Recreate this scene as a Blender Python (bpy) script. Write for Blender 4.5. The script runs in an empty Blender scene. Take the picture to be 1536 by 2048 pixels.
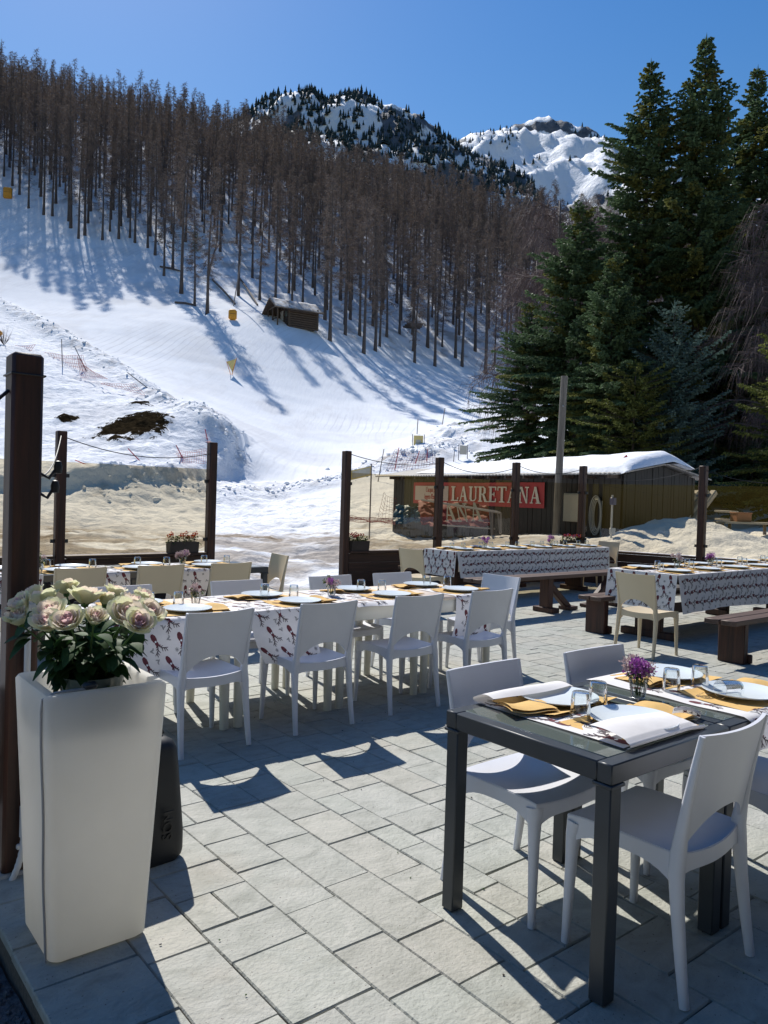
import bpy, bmesh, math, random
import numpy as np
from mathutils import Vector, Matrix
R_=math.radians; PI=math.pi
scn=bpy.context.scene; COL=scn.collection
rng=random.Random(7); nrs=np.random.RandomState(5)
# ------------------------------------------------------------------ camera
FPX,PX,PY=1536.0,768.0,1024.0
PITCH,ROLL,CAMH=R_(-1.1),R_(1.75),1.545
FW=Vector((0,math.cos(PITCH),math.sin(PITCH))); U0=Vector((0,-math.sin(PITCH),math.cos(PITCH))); R0=Vector((1,0,0))
RT=math.cos(ROLL)*R0+math.sin(ROLL)*U0; UP=math.cos(ROLL)*U0-math.sin(ROLL)*R0
cam=bpy.data.cameras.new('camera'); camo=bpy.data.objects.new('camera',cam); COL.objects.link(camo)
camo.matrix_world=Matrix(((RT.x,UP.x,-FW.x,0),(RT.y,UP.y,-FW.y,0),(RT.z,UP.z,-FW.z,CAMH),(0,0,0,1)))
cam.sensor_fit='HORIZONTAL'; cam.sensor_width=36.0; cam.lens=36.0*FPX/1536.0; cam.clip_start=.05; cam.clip_end=8000
scn.camera=camo
def ray(x,y): x=float(x); y=float(y); return ((x-PX)/FPX*RT-(y-PY)/FPX*UP+FW)
def at(x,y,Y):                       # a survey point of the photograph at forward distance Y
    d=ray(x,y); return d*(Y/d.y)+Vector((0,0,CAMH))
ANG=R_(39); CA,SA=math.cos(ANG),math.sin(ANG)
def W(u,v,z=0.0): return Vector((u*CA-v*SA,u*SA+v*CA,z))   # terrace frame -> world
def toUV(x,y): return x*CA+y*SA,-x*SA+y*CA
# ------------------------------------------------------------------ materials
def nd(nt,t,**k):
    n=nt.nodes.new(t)
    for a,b in k.items(): setattr(n,a,b)
    return n
def ramp(nt,fac,stops):
    r=nd(nt,'ShaderNodeValToRGB'); e=r.color_ramp.elements
    while len(e)<len(stops): e.new(.5)
    for i,(p,c) in enumerate(stops): e[i].position=p; e[i].color=(c[0],c[1],c[2],1) if not isinstance(c,(int,float)) else (c,c,c,1)
    nt.links.new(fac,r.inputs[0]); return r.outputs[0]
def noise(nt,vec,scale,detail=4,rough=.55,dist=0):
    n=nd(nt,'ShaderNodeTexNoise'); n.inputs['Scale'].default_value=scale; n.inputs['Detail'].default_value=detail
    n.inputs['Roughness'].default_value=rough; n.inputs['Distortion'].default_value=dist
    if vec is not None: nt.links.new(vec,n.inputs['Vector'])
    return n.outputs['Fac']
def mixc(nt,f,a,b,mode='MIX'):
    m=nd(nt,'ShaderNodeMix',data_type='RGBA',blend_type=mode)
    for s,v in ((0,f),(6,a),(7,b)):
        if isinstance(v,(int,float)): m.inputs[s].default_value=v
        elif isinstance(v,tuple): m.inputs[s].default_value=(v[0],v[1],v[2],1)
        else: nt.links.new(v,m.inputs[s])
    return m.outputs[2]
def coords(nt,kind='Object',scale=(1,1,1)):
    t=nd(nt,'ShaderNodeTexCoord'); m=nd(nt,'ShaderNodeMapping'); m.inputs['Scale'].default_value=scale
    if kind=='World':
        g=nd(nt,'ShaderNodeNewGeometry'); nt.links.new(g.outputs['Position'],m.inputs['Vector'])
    else: nt.links.new(t.outputs[kind],m.inputs['Vector'])
    return m.outputs[0]
def newmat(name):
    m=bpy.data.materials.new(name); m.use_nodes=True; nt=m.node_tree; b=nt.nodes['Principled BSDF']; return m,nt,b
def bump(nt,b,h,strength,dist=.02):
    n=nd(nt,'ShaderNodeBump'); n.inputs['Strength'].default_value=strength; n.inputs['Distance'].default_value=dist
    nt.links.new(h,n.inputs['Height']); nt.links.new(n.outputs[0],b.inputs['Normal'])
def M(name,col,rough=.5,var=.15,scale=6,bmp=0,bscale=60,bdist=.004,metal=0,spec=.5,transl=0,stretch=(1,1,1),kind='Object',col2=None,ior=None):
    m,nt,b=newmat(name); v=coords(nt,kind,stretch)
    c2=col2 or tuple(max(0,c*(1-var)) for c in col); c1=tuple(min(1,c*(1+var*.6)) for c in col) if not col2 else col
    f=noise(nt,v,scale,5)
    c=ramp(nt,f,[(.3,c2),(.7,c1)]); nt.links.new(c,b.inputs['Base Color'])
    b.inputs['Roughness'].default_value=rough; b.inputs['Metallic'].default_value=metal; b.inputs['Specular IOR Level'].default_value=spec
    if bmp: bump(nt,b,noise(nt,v,bscale,4),bmp,bdist)
    if transl:
        t=nd(nt,'ShaderNodeBsdfTranslucent'); nt.links.new(c,t.inputs[0]); mx=nd(nt,'ShaderNodeMixShader'); mx.inputs[0].default_value=transl
        nt.links.new(b.outputs[0],mx.inputs[1]); nt.links.new(t.outputs[0],mx.inputs[2]); nt.links.new(mx.outputs[0],nt.nodes['Material Output'].inputs[0])
    return m
def wood(name,c1,c2,axis=2,rough=.6,plank=0,bmp=.4):
    m,nt,b=newmat(name); s=[14,14,14]; s[axis]=.9
    v=coords(nt,'Object',tuple(s)); f=noise(nt,v,2.2,6,.6,.6)
    c=ramp(nt,f,[(.3,c1),(.68,c2)])
    v2=coords(nt,'Object',(1,1,1)); c=mixc(nt,noise(nt,v2,1.7,3),c,mixc(nt,.55,c,(c1[0]*.5,c1[1]*.5,c1[2]*.5)))
    nt.links.new(c,b.inputs['Base Color']); b.inputs['Roughness'].default_value=rough; bump(nt,b,f,bmp,.004); return m
def glassy(name,tint=(1,1,1),rough=0.0,ior=1.45,refl=1.0):
    m=bpy.data.materials.new(name); m.use_nodes=True; nt=m.node_tree; nt.nodes.remove(nt.nodes['Principled BSDF'])
    t=nd(nt,'ShaderNodeBsdfTransparent'); t.inputs[0].default_value=(*tint,1)
    g=nd(nt,'ShaderNodeBsdfGlossy'); g.inputs['Roughness'].default_value=rough
    # faint smears keep the sheet from being a perfect mirror
    f=nd(nt,'ShaderNodeFresnel'); f.inputs[0].default_value=ior
    k=nd(nt,'ShaderNodeMath',operation='MULTIPLY'); k.inputs[1].default_value=refl; nt.links.new(f.outputs[0],k.inputs[0])
    mx=nd(nt,'ShaderNodeMixShader'); nt.links.new(k.outputs[0],mx.inputs[0]); nt.links.new(t.outputs[0],mx.inputs[1]); nt.links.new(g.outputs[0],mx.inputs[2])
    nt.links.new(mx.outputs[0],nt.nodes['Material Output'].inputs[0]); return m
MT={}
MT['white_plastic']=M('white_plastic',(.70,.715,.77),.36,.05,5,.02,300,.001,transl=.06)
MT['cream_plastic']=M('cream_plastic',(.66,.55,.38),.4,.04,3,.02,300,.001,transl=.06)
MT['planter_plastic']=M('planter_plastic',(.88,.86,.81),.40,.06,2.5,.02,200,.001,transl=.6)
MT['dark_wood']=wood('dark_wood',(.020,.008,.005),(.095,.032,.016),2)
MT['dark_wood_h']=wood('dark_wood_along',(.020,.009,.006),(.085,.034,.018),0)
MT['old_wood']=wood('weathered_wood',(.035,.024,.018),(.16,.11,.08),2)
MT['bench_wood']=wood('bench_wood',(.05,.028,.02),(.16,.095,.07),0)
MT['pole_wood']=wood('pole_wood',(.13,.11,.09),(.27,.24,.2),2)
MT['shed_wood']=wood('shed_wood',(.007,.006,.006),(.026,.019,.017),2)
MT['log_wood']=wood('cabin_logs',(.03,.02,.014),(.12,.075,.045),0)
MT['anthracite']=M('anthracite_metal',(.035,.042,.05),.38,.12,8,.05,200,.001)
MT['table_glass']=M('smoked_glass_top',(.105,.125,.115),.06,.1,3,spec=.6)
MT['speaker_black']=M('speaker_black',(.014,.015,.017),.55,.2,10,.15,400,.001)
MT['black']=M('black_rubber',(.012,.012,.013),.5,.1)
MT['steel']=M('brushed_steel',(.5,.5,.5),.3,.1,metal=1)
MT['glass']=glassy('clear_glass',(.97,.98,.98),0,1.45,.75)
MT['pane']=glassy('tinted_glass_pane',(.73,.64,.47),0,1.45,1.0)
MT['bulb_glass']=glassy('bulb_glass',(.9,.9,.9),0.02,1.6,1.6)
MT['porcelain']=M('porcelain',(.70,.76,.79),.22,.02,3)
MT['paper_yellow']=M('straw_paper',(.72,.46,.16),.85,.08,40,.1,200,.001,transl=.1)
MT['cloth_white']=M('white_cloth',(.80,.78,.77),.9,.04,30,.15,700,.0006,transl=.15)
MT['cloth_back']=M('cloth_reverse',(.50,.40,.34),.9,.05,30,transl=.15)
MT['print_red']=M('print_red',(.13,.030,.040),.9,.25,60)
MT['print_dark']=M('print_dark',(.085,.065,.075),.9,.2,60)
MT['print_grey']=M('print_grey',(.30,.30,.30),.9,.2,60)
MT['ink']=M('ink',(.12,.08,.03),.9,.2,60)
MT['laminate']=M('table_laminate',(.62,.50,.40),.5,.05)
MT['cable_grey']=M('cable_grey',(.42,.42,.43),.5,.05)
MT['conduit']=M('conduit_grey',(.55,.57,.60),.45,.05)
MT['rose_cream']=M('rose_cream',(.82,.82,.56),.55,.1,25,transl=.45)
MT['rose_pale']=M('rose_pale',(.88,.76,.64),.55,.08,25,transl=.45)
MT['rose_pink']=M('rose_pink',(.86,.60,.59),.55,.15,25,transl=.4)
MT['leaf']=M('rose_leaf',(.030,.075,.022),.6,.3,30,.2,90,.002,transl=.2,spec=.2)
MT['stem']=M('stem_green',(.07,.14,.035),.5,.2)
MT['purple']=M('purple_blossom',(.36,.09,.40),.7,.3,60,transl=.25)
MT['lilac']=M('lilac_blossom',(.55,.42,.42),.7,.3,60,transl=.25)
MT['orange']=M('orange_blossom',(.75,.13,.02),.6,.3,60,transl=.25)
MT['redflower']=M('red_blossom',(.42,.03,.04),.6,.3,60,transl=.25)
MT['leaf_light']=M('garden_leaf',(.09,.14,.03),.5,.3,30,transl=.25)
MT['trough']=M('dark_trough',(.04,.03,.028),.6,.2)
MT['pot_glass']=M('grey_green_pot',(.10,.13,.11),.15,.3,12)
MT['spruce_dark']=M('spruce_needles',(.095,.15,.075),.65,.35,.9,kind='World',transl=.3,spec=.12)
MT['spruce_olive']=M('spruce_needles_olive',(.17,.18,.055),.65,.35,.9,kind='World',transl=.4,spec=.12)
MT['spruce_blue']=M('blue_spruce_needles',(.13,.20,.175),.65,.3,1.5,kind='World',transl=.25,spec=.12)
MT['spruce_yellow']=M('yellow_green_needles',(.13,.15,.042),.65,.3,1.5,kind='World',transl=.35,spec=.12)
MT['cone']=M('cone_brown',(.13,.07,.035),.7,.3)
MT['bark']=M('larch_bark',(.10,.082,.077),.9,.35,2,.6,8,.05,stretch=(3,3,.5))
MT['larch_twig']=M('larch_twigs',(.215,.165,.14),.9,.25,.12,kind='World',col2=(.135,.11,.10),transl=.12)
MT['spruce_bark']=M('spruce_bark',(.06,.045,.035),.9,.3,3,.5,10,.03)
MT['birch_twig']=M('birch_twigs',(.135,.10,.10),.85,.25,.6,kind='World',transl=.1)
MT['birch_bark']=M('birch_bark',(.16,.13,.12),.8,.5,3,.3,12,.02)
MT['roof_snow']=M('roof_snow',(.84,.86,.90),.7,.03,1.2,.5,5,.05)
MT['tin']=M('roof_tin',(.30,.28,.25),.55,.25,4,.2,20,.01)
MT['banner_red']=M('banner_red',(.44,.035,.05),.55,.12,2,.08,6,.01)
MT['banner_cream']=M('banner_cream',(.62,.50,.44),.55,.06,3)
MT['banner_text']=M('banner_lettering',(.74,.68,.62),.55,.05,3)
MT['banner_blue']=M('banner_blue',(.05,.13,.19),.55,.15,3)
MT['net_red']=M('net_red',(.55,.06,.06),.7,.15,transl=.3)
MT['net_dark']=M('net_dark_red',(.26,.03,.035),.7,.15,transl=.2)
MT['pole_red']=M('pole_red',(.42,.03,.06),.5,.1)
MT['pole_grey']=M('pole_grey',(.22,.20,.20),.5,.1)
MT['pad_yellow']=M('pad_yellow',(.66,.29,.02),.6,.12,3,.2,6,.03)
MT['sign_yellow']=M('sign_yellow',(.68,.55,.22),.6,.1,8)
MT['flag_grey']=M('flag_grey',(.50,.48,.42),.6,.1,8)
MT['orange_mark']=M('flag_orange',(.75,.25,.06),.6,.1,8)
MT['meter_beige']=M('meter_beige',(.46,.42,.34),.5,.06)
MT['hose']=M('hose_grey',(.30,.30,.28),.5,.1)
MT['tapblue']=M('tap_blue',(.05,.07,.2),.4,.1)
MT['crate']=M('terracotta_crate',(.35,.16,.10),.7,.15)
MT['plank_grey']=M('grey_planks',(.42,.39,.35),.7,.2,6,stretch=(1,12,12))
MT['reed']=M('reed_mat',(.42,.26,.12),.8,.4,3,.5,60,.01,stretch=(1,1,25))
MT['cabin_snow']=M('thin_roof_snow',(.62,.64,.68),.8,.4,1.4,.5,5,.05,col2=(.16,.14,.13))
MT['earth']=M('bare_earth',(.028,.022,.013),.95,.5,4,1,6,.1,col2=(.07,.055,.030))
MT['concrete']=M('concrete',(.38,.37,.34),.85,.25,8,.5,60,.004)
MT['gravel']=M('gravel',(.10,.10,.11),.9,.6,40,1,60,.02)
# snow: dirt follows the 'dirt' attribute of the terrain
def snow_mat(name,rough=.65):
    m,nt,b=newmat(name); v=coords(nt,'World')
    a=nd(nt,'ShaderNodeAttribute',attribute_name='dirt')
    base=ramp(nt,noise(nt,v,.35,6),[(.3,(.78,.80,.84)),(.7,(.87,.885,.91))])
    dcol=ramp(nt,noise(nt,v,3.5,6,.65),[(.3,(.15,.11,.075)),(.7,(.40,.34,.27))])
    sep=nd(nt,'ShaderNodeSeparateColor'); nt.links.new(a.outputs['Color'],sep.inputs[0])
    c=mixc(nt,sep.outputs[0],base,dcol)
    wv=nd(nt,'ShaderNodeTexWave',wave_type='RINGS',rings_direction='Z'); wv.inputs['Scale'].default_value=.42; wv.inputs['Distortion'].default_value=16; wv.inputs['Detail'].default_value=4; wv.inputs['Detail Scale'].default_value=.16
    mp=nd(nt,'ShaderNodeMapping'); mp.inputs['Location'].default_value=(-48,-30,0); mp.inputs['Scale'].default_value=(1,.55,1); nt.links.new(v,mp.inputs['Vector']); nt.links.new(mp.outputs[0],wv.inputs['Vector'])
    tr=ramp(nt,wv.outputs['Fac'],[(.86,0.0),(.95,1.0)]); pt=ramp(nt,noise(nt,v,.07,4),[(.47,0.0),(.64,1.0)])
    tk=nd(nt,'ShaderNodeMath',operation='MULTIPLY'); nt.links.new(tr,tk.inputs[0]); nt.links.new(pt,tk.inputs[1])
    iv=nd(nt,'ShaderNodeMath',operation='SUBTRACT'); iv.inputs[0].default_value=1; nt.links.new(sep.outputs[1],iv.inputs[1]); tk2=nd(nt,'ShaderNodeMath',operation='MULTIPLY'); iv2=nd(nt,'ShaderNodeMath',operation='POWER'); iv2.inputs[1].default_value=3; nt.links.new(iv.outputs[0],iv2.inputs[0]); nt.links.new(tk.outputs[0],tk2.inputs[0]); nt.links.new(iv2.outputs[0],tk2.inputs[1])
    tk3=nd(nt,'ShaderNodeMath',operation='MULTIPLY'); tk3.inputs[1].default_value=.26; nt.links.new(tk2.outputs[0],tk3.inputs[0]); c=mixc(nt,tk3.outputs[0],c,(.42,.42,.45))
    smu=ramp(nt,noise(nt,coords(nt,'World',(.5,.16,.2)),.55,6,.65,.6),[(.50,0.0),(.78,1.0)]); c=mixc(nt,mixc(nt,.32,(0,0,0),smu),c,(.45,.42,.40))
    e1=nd(nt,'ShaderNodeMath',operation='MULTIPLY_ADD'); e1.inputs[1].default_value=2.2; e1.inputs[2].default_value=-1.1; nt.links.new(noise(nt,v,1.3,9,.7),e1.inputs[0])
    e2=nd(nt,'ShaderNodeMath',operation='ADD'); nt.links.new(e1.outputs[0],e2.inputs[0]); nt.links.new(sep.outputs[2],e2.inputs[1])
    ek=ramp(nt,e2.outputs[0],[(.47,0.0),(.55,1.0)]); c=mixc(nt,ek,c,ramp(nt,noise(nt,v,4,7,.7),[(.3,(.004,.003,.002)),(.72,(.040,.030,.017))]))
    nt.links.new(c,b.inputs['Base Color']); b.inputs['Roughness'].default_value=.9; b.inputs['Specular IOR Level'].default_value=.0
    # fine relief: crumbs where the snow is churned, faint combed lines where groomed
    n1=noise(nt,v,2.6,7,.65); n2=noise(nt,coords(nt,'World',(3.2,.35,.35)),1.2,4,.6)
    mm=nd(nt,'ShaderNodeMix',data_type='FLOAT'); nt.links.new(sep.outputs[1],mm.inputs[0]); nt.links.new(n2,mm.inputs[2]); nt.links.new(n1,mm.inputs[3])
    vo=nd(nt,'ShaderNodeTexVoronoi',feature='SMOOTH_F1'); vo.inputs['Scale'].default_value=1.5; vo.inputs['Smoothness'].default_value=.6; nt.links.new(coords(nt,'World',(1,1.3,1)),vo.inputs['Vector'])
    ad_=nd(nt,'ShaderNodeMath',operation='MULTIPLY_ADD'); ad_.inputs[1].default_value=.55; nt.links.new(vo.outputs['Distance'],ad_.inputs[0]); nt.links.new(n1,ad_.inputs[2]); nt.links.new(ad_.outputs[0],mm.inputs[3])
    st=nd(nt,'ShaderNodeMath',operation='MULTIPLY_ADD'); st.inputs[1].default_value=.55; st.inputs[2].default_value=.18; nt.links.new(sep.outputs[1],st.inputs[0])
    bp=nd(nt,'ShaderNodeBump'); bp.inputs['Distance'].default_value=.22; nt.links.new(st.outputs[0],bp.inputs['Strength']); nt.links.new(mm.outputs[0],bp.inputs['Height']); nt.links.new(bp.outputs[0],b.inputs['Normal'])
    return m
MT['snow']=snow_mat('snow')
def paving_mat():
    m,nt,b=newmat('paving_stone'); v=coords(nt,'Object')
    a=nd(nt,'ShaderNodeAttribute',attribute_name='tone')
    f=noise(nt,coords(nt,'Object',(1,1.6,1)),7,8,.62,.8)
    c=ramp(nt,f,[(.28,(.265,.27,.238)),(.5,(.355,.358,.322)),(.75,(.425,.42,.38))])
    c=mixc(nt,1.0,c,a.outputs['Color'],'MULTIPLY')
    st=ramp(nt,noise(nt,v,1.1,6,.6),[(.55,0.0),(.78,1.0)]); c=mixc(nt,mixc(nt,.42,(0,0,0),st),c,(.36,.29,.22)); wt=ramp(nt,noise(nt,v,.9,7,.62,.5),[(.56,0.0),(.66,1.0)]); c=mixc(nt,mixc(nt,.22,(0,0,0),wt),c,(.20,.20,.185))
    sp=ramp(nt,noise(nt,v,95,2,.5),[(.69,0.0),(.73,1.0)]); c=mixc(nt,sp,c,(.13,.11,.10))
    nt.links.new(c,b.inputs['Base Color']); b.inputs['Roughness'].default_value=.7; b.inputs['Specular IOR Level'].default_value=.3
    h=nd(nt,'ShaderNodeMath',operation='ADD'); nt.links.new(noise(nt,coords(nt,'Object',(1,2.2,1)),4.5,9,.6,1.2),h.inputs[0]); nt.links.new(noise(nt,v,60,3),h.inputs[1])
    n=nd(nt,'ShaderNodeMath',operation='MULTIPLY'); n.inputs[1].default_value=.5; nt.links.new(h.outputs[0],n.inputs[0])
    bump(nt,b,n.outputs[0],.55,.02); return m
MT['paving']=paving_mat()
MT['joint']=M('joint_sand',(.10,.085,.07),.95,.4,60,.6,200,.004)
def mountain_mat():
    m,nt,b=newmat('mountain_snow_rock'); g=nd(nt,'ShaderNodeNewGeometry'); v=coords(nt,'World')
    a=nd(nt,'ShaderNodeAttribute',attribute_name='rock'); sep=nd(nt,'ShaderNodeSeparateColor'); nt.links.new(a.outputs['Color'],sep.inputs[0])
    ad=nd(nt,'ShaderNodeMath',operation='MULTIPLY_ADD'); ad.inputs[1].default_value=.9; ad.inputs[2].default_value=-.45; nt.links.new(noise(nt,v,.035,8,.7),ad.inputs[0])
    s=nd(nt,'ShaderNodeMath',operation='ADD'); nt.links.new(sep.outputs[0],s.inputs[0]); nt.links.new(ad.outputs[0],s.inputs[1])
    k=ramp(nt,s.outputs[0],[(.46,0.0),(.54,1.0)])
    rock=ramp(nt,noise(nt,v,.08,8,.7),[(.3,(.05,.06,.075)),(.7,(.17,.18,.20))])
    nt.links.new(mixc(nt,k,(.86,.88,.92),rock),b.inputs['Base Color']); b.inputs['Roughness'].default_value=.8
    bump(nt,b,noise(nt,v,.05,9,.65),.7,6); return m
MT['mountain']=mountain_mat()
MT['pine_far']=M('far_pines',(.022,.042,.040),.8,.3,.05,kind='World')
# ------------------------------------------------------------------ mesh builder
class MB:
    def __init__(s): s.v=[]; s.f=[]; s.m=[]
    def add(s,vs,fs,mi=0,xf=None):
        o=len(s.v)
        if xf is not None: vs=[xf@Vector(p) for p in vs]
        s.v.extend([tuple(p) for p in vs]); s.f.extend([tuple(i+o for i in f) for f in fs]); s.m.extend([mi]*len(fs)); return s
    def box(s,c,sz,b=.004,mi=0,xf=None):
        hx,hy,hz=[a/2 for a in sz]; b=min(b,hx*.9,hy*.9,hz*.9)
        vs=[];idx={}
        for sx in (-1,1):
            for sy in (-1,1):
                for sz_ in (-1,1):
                    for ax in range(3):
                        p=[sx*(hx-b),sy*(hy-b),sz_*(hz-b)]; p[ax]=(sx*hx,sy*hy,sz_*hz)[ax]
                        idx[(sx,sy,sz_,ax)]=len(vs); vs.append((c[0]+p[0],c[1]+p[1],c[2]+p[2]))
        fs=[]
        I=lambda a,b_,c_,ax: idx[(a,b_,c_,ax)]
        for d in (-1,1):
            q=[I(d,-1,-1,0),I(d,1,-1,0),I(d,1,1,0),I(d,-1,1,0)]; fs.append(q if d>0 else q[::-1])
            q=[I(-1,d,-1,1),I(-1,d,1,1),I(1,d,1,1),I(1,d,-1,1)]; fs.append(q if d>0 else q[::-1])
            q=[I(-1,-1,d,2),I(1,-1,d,2),I(1,1,d,2),I(-1,1,d,2)]; fs.append(q if d>0 else q[::-1])
        for a in (-1,1):
            for b2 in (-1,1):
                q=[I(a,b2,-1,0),I(a,b2,-1,1),I(a,b2,1,1),I(a,b2,1,0)]; fs.append(q if a*b2>0 else q[::-1])
                q=[I(a,-1,b2,0),I(a,1,b2,0),I(a,1,b2,2),I(a,-1,b2,2)]; fs.append(q if a*b2>0 else q[::-1])
                q=[I(-1,a,b2,1),I(-1,a,b2,2),I(1,a,b2,2),I(1,a,b2,1)]; fs.append(q if a*b2>0 else q[::-1])
                for c2 in (-1,1):
                    q=[I(a,b2,c2,0),I(a,b2,c2,1),I(a,b2,c2,2)]; fs.append(q if a*b2*c2>0 else q[::-1])
        return s.add(vs,fs,mi,xf)
    def sweep(s,pts,sec,mi=0,xf=None,cap=True,up=(0,0,1)):
        """sec: list per point of cross-section lists [(a,b),...]"""
        pts=[Vector(p) for p in pts]; n=len(pts); vs=[]; k=len(sec[0]); X=None
        for i,p in enumerate(pts):
            t=(pts[min(i+1,n-1)]-pts[max(i-1,0)]).normalized()
            if X is None:
                u=Vector(up)
                if abs(t.dot(u))>.95: u=Vector((1,0,0)) if abs(t.x)<.9 else Vector((0,1,0))
                X=u.cross(t).normalized() if abs(t.dot(Vector(up)))<=.95 else Vector((1,0,0))
            X=(X-t*X.dot(t)).normalized(); Yv=t.cross(X)
            vs+= [p+X*a+Yv*b for a,b in sec[i]]
        fs=[(i*k+j,i*k+(j+1)%k,(i+1)*k+(j+1)%k,(i+1)*k+j) for i in range(n-1) for j in range(k)]
        if cap: fs+=[tuple(range(k))[::-1],tuple((n-1)*k+j for j in range(k))]
        return s.add(vs,fs,mi,xf)
    def tube(s,pts,r,n=8,mi=0,xf=None,cap=True):
        rs=r if isinstance(r,(list,tuple)) else [r]*len(pts)
        return s.sweep(pts,[[(q*math.cos(2*PI*j/n),q*math.sin(2*PI*j/n)) for j in range(n)] for q in rs],mi,xf,cap)
    def bar(s,pts,wh,mi=0,xf=None,ch=.18):
        def rr(w,h):
            c=min(w,h)*ch; w/=2;h/=2
            return [(w,-h+c),(w,h-c),(w-c,h),(-w+c,h),(-w,h-c),(-w,-h+c),(-w+c,-h),(w-c,-h)]
        return s.sweep(pts,[rr(*q) for q in (wh if isinstance(wh,list) else [wh]*len(pts))],mi,xf)
    def lathe(s,prof,n=24,mi=0,xf=None,c=(0,0,0)):
        vs=[];k=len(prof)
        for j in range(n):
            a=2*PI*j/n; vs+=[(c[0]+r*math.cos(a),c[1]+r*math.sin(a),c[2]+z) for r,z in prof]
        fs=[(j*k+i,((j+1)%n)*k+i,((j+1)%n)*k+i+1,j*k+i+1) for j in range(n) for i in range(k-1)]
        return s.add(vs,fs,mi,xf)
    def grid(s,fn,nu,nv,mi=0,xf=None,flip=False):
        vs=[fn(i/nu,j/nv) for j in range(nv+1) for i in range(nu+1)]
        fs=[(j*(nu+1)+i,j*(nu+1)+i+1,(j+1)*(nu+1)+i+1,(j+1)*(nu+1)+i) for j in range(nv) for i in range(nu)]
        if flip: fs=[f[::-1] for f in fs]
        return s.add(vs,fs,mi,xf)
    def slab(s,fn,nu,nv,off,mi=0,xf=None):
        """closed sheet: fn(u,v)->point, off(u,v)->offset vector to the other side"""
        A=[[Vector(fn(i/nu,j/nv)) for i in range(nu+1)] for j in range(nv+1)]
        B=[[A[j][i]+Vector(off(i/nu,j/nv)) for i in range(nu+1)] for j in range(nv+1)]
        w=nu+1; vs=[p for r in A for p in r]+[p for r in B for p in r]; N=w*(nv+1)
        fs=[]
        for j in range(nv):
            for i in range(nu):
                q=(j*w+i,j*w+i+1,(j+1)*w+i+1,(j+1)*w+i); fs+=[q,tuple(N+a for a in q[::-1])]
        for i in range(nu):
            fs+=[(i+1,i,N+i,N+i+1),(nv*w+i,nv*w+i+1,N+nv*w+i+1,N+nv*w+i)]
        for j in range(nv):
            fs+=[(j*w,(j+1)*w,N+(j+1)*w,N+j*w),((j+1)*w+nu,j*w+nu,N+j*w+nu,N+(j+1)*w+nu)]
        return s.add(vs,fs,mi,xf)
    def mesh(s,name,mats,smooth=40):
        me=bpy.data.meshes.new(name); me.from_pydata(s.v,[],s.f)
        for m in (mats if isinstance(mats,(list,tuple)) else [mats]): me.materials.append(MT[m] if isinstance(m,str) else m)
        if len(set(s.m))>1: me.polygons.foreach_set('material_index',s.m)
        if smooth:
            me.polygons.foreach_set('use_smooth',[True]*len(s.f))
            if smooth<179: me.set_sharp_from_angle(angle=R_(smooth))
        me.update(); return me
    def build(s,name,mats,parent=None,loc=None,rotz=0,smooth=40):
        o=bpy.data.objects.new(name,s.mesh(name,mats,smooth)); COL.objects.link(o)
        if parent is not None: o.parent=parent
        if loc is not None: o.location=loc; o.rotation_euler=(0,0,rotz)
        return o
def fast_mesh(name,V,F,mats,mi=None,smooth=False):
    """numpy verts (n,3), faces (m,3|4)"""
    me=bpy.data.meshes.new(name); k=F.shape[1]; me.vertices.add(len(V)); me.vertices.foreach_set('co',V.astype(np.float32).ravel())
    me.loops.add(F.size); me.loops.foreach_set('vertex_index',F.astype(np.int32).ravel())
    me.polygons.add(len(F)); me.polygons.foreach_set('loop_start',(np.arange(len(F))*k).astype(np.int32)); me.polygons.foreach_set('loop_total',np.full(len(F),k,np.int32))
    for m in mats: me.materials.append(MT[m])
    if mi is not None: me.polygons.foreach_set('material_index',mi.astype(np.int32))
    me.polygons.foreach_set('use_smooth',np.full(len(F),smooth)); me.update(calc_edges=True); return me
def link(name,me,parent=None,loc=None,rotz=0):
    o=bpy.data.objects.new(name,me); COL.objects.link(o)
    if parent is not None: o.parent=parent
    if loc is not None: o.location=loc; o.rotation_euler=(0,0,rotz)
    return o
def tag(o,label,cat,group=None,kind=None):
    if label:
        o['label']=label
        if len(label.split())>16: print('LONGLAB',len(label.split()),label)
    if cat: o['category']=cat
    if group: o['group']=group
    if kind: o['kind']=kind
    return o
def thing(name,label,cat,loc=(0,0,0),rotz=0,group=None):
    o=bpy.data.objects.new(name,None); COL.objects.link(o); o.location=loc; o.rotation_euler=(0,0,rotz); o.empty_display_size=.1
    return tag(o,label,cat,group)
KIDS={}
def kids(o): return [c for c in COL.objects if c.parent==o]
def dup(root,loc,rotz,label,group=None,tilt=None):
    r=root.copy(); COL.objects.link(r); r.location=loc; r.rotation_euler=(0,0,rotz); r['label']=label
    if group: r['group']=group
    if root.name not in KIDS: KIDS[root.name]=[(c,kids(c)) for c in kids(root)]
    for c,g in KIDS[root.name]:
        d=c.copy(); COL.objects.link(d); d.parent=r
        for q in g:
            e=q.copy(); COL.objects.link(e); e.parent=d
    return r
ORD=['first','second','third','fourth','fifth','sixth','seventh','eighth','ninth','tenth','eleventh','twelfth']
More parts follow.
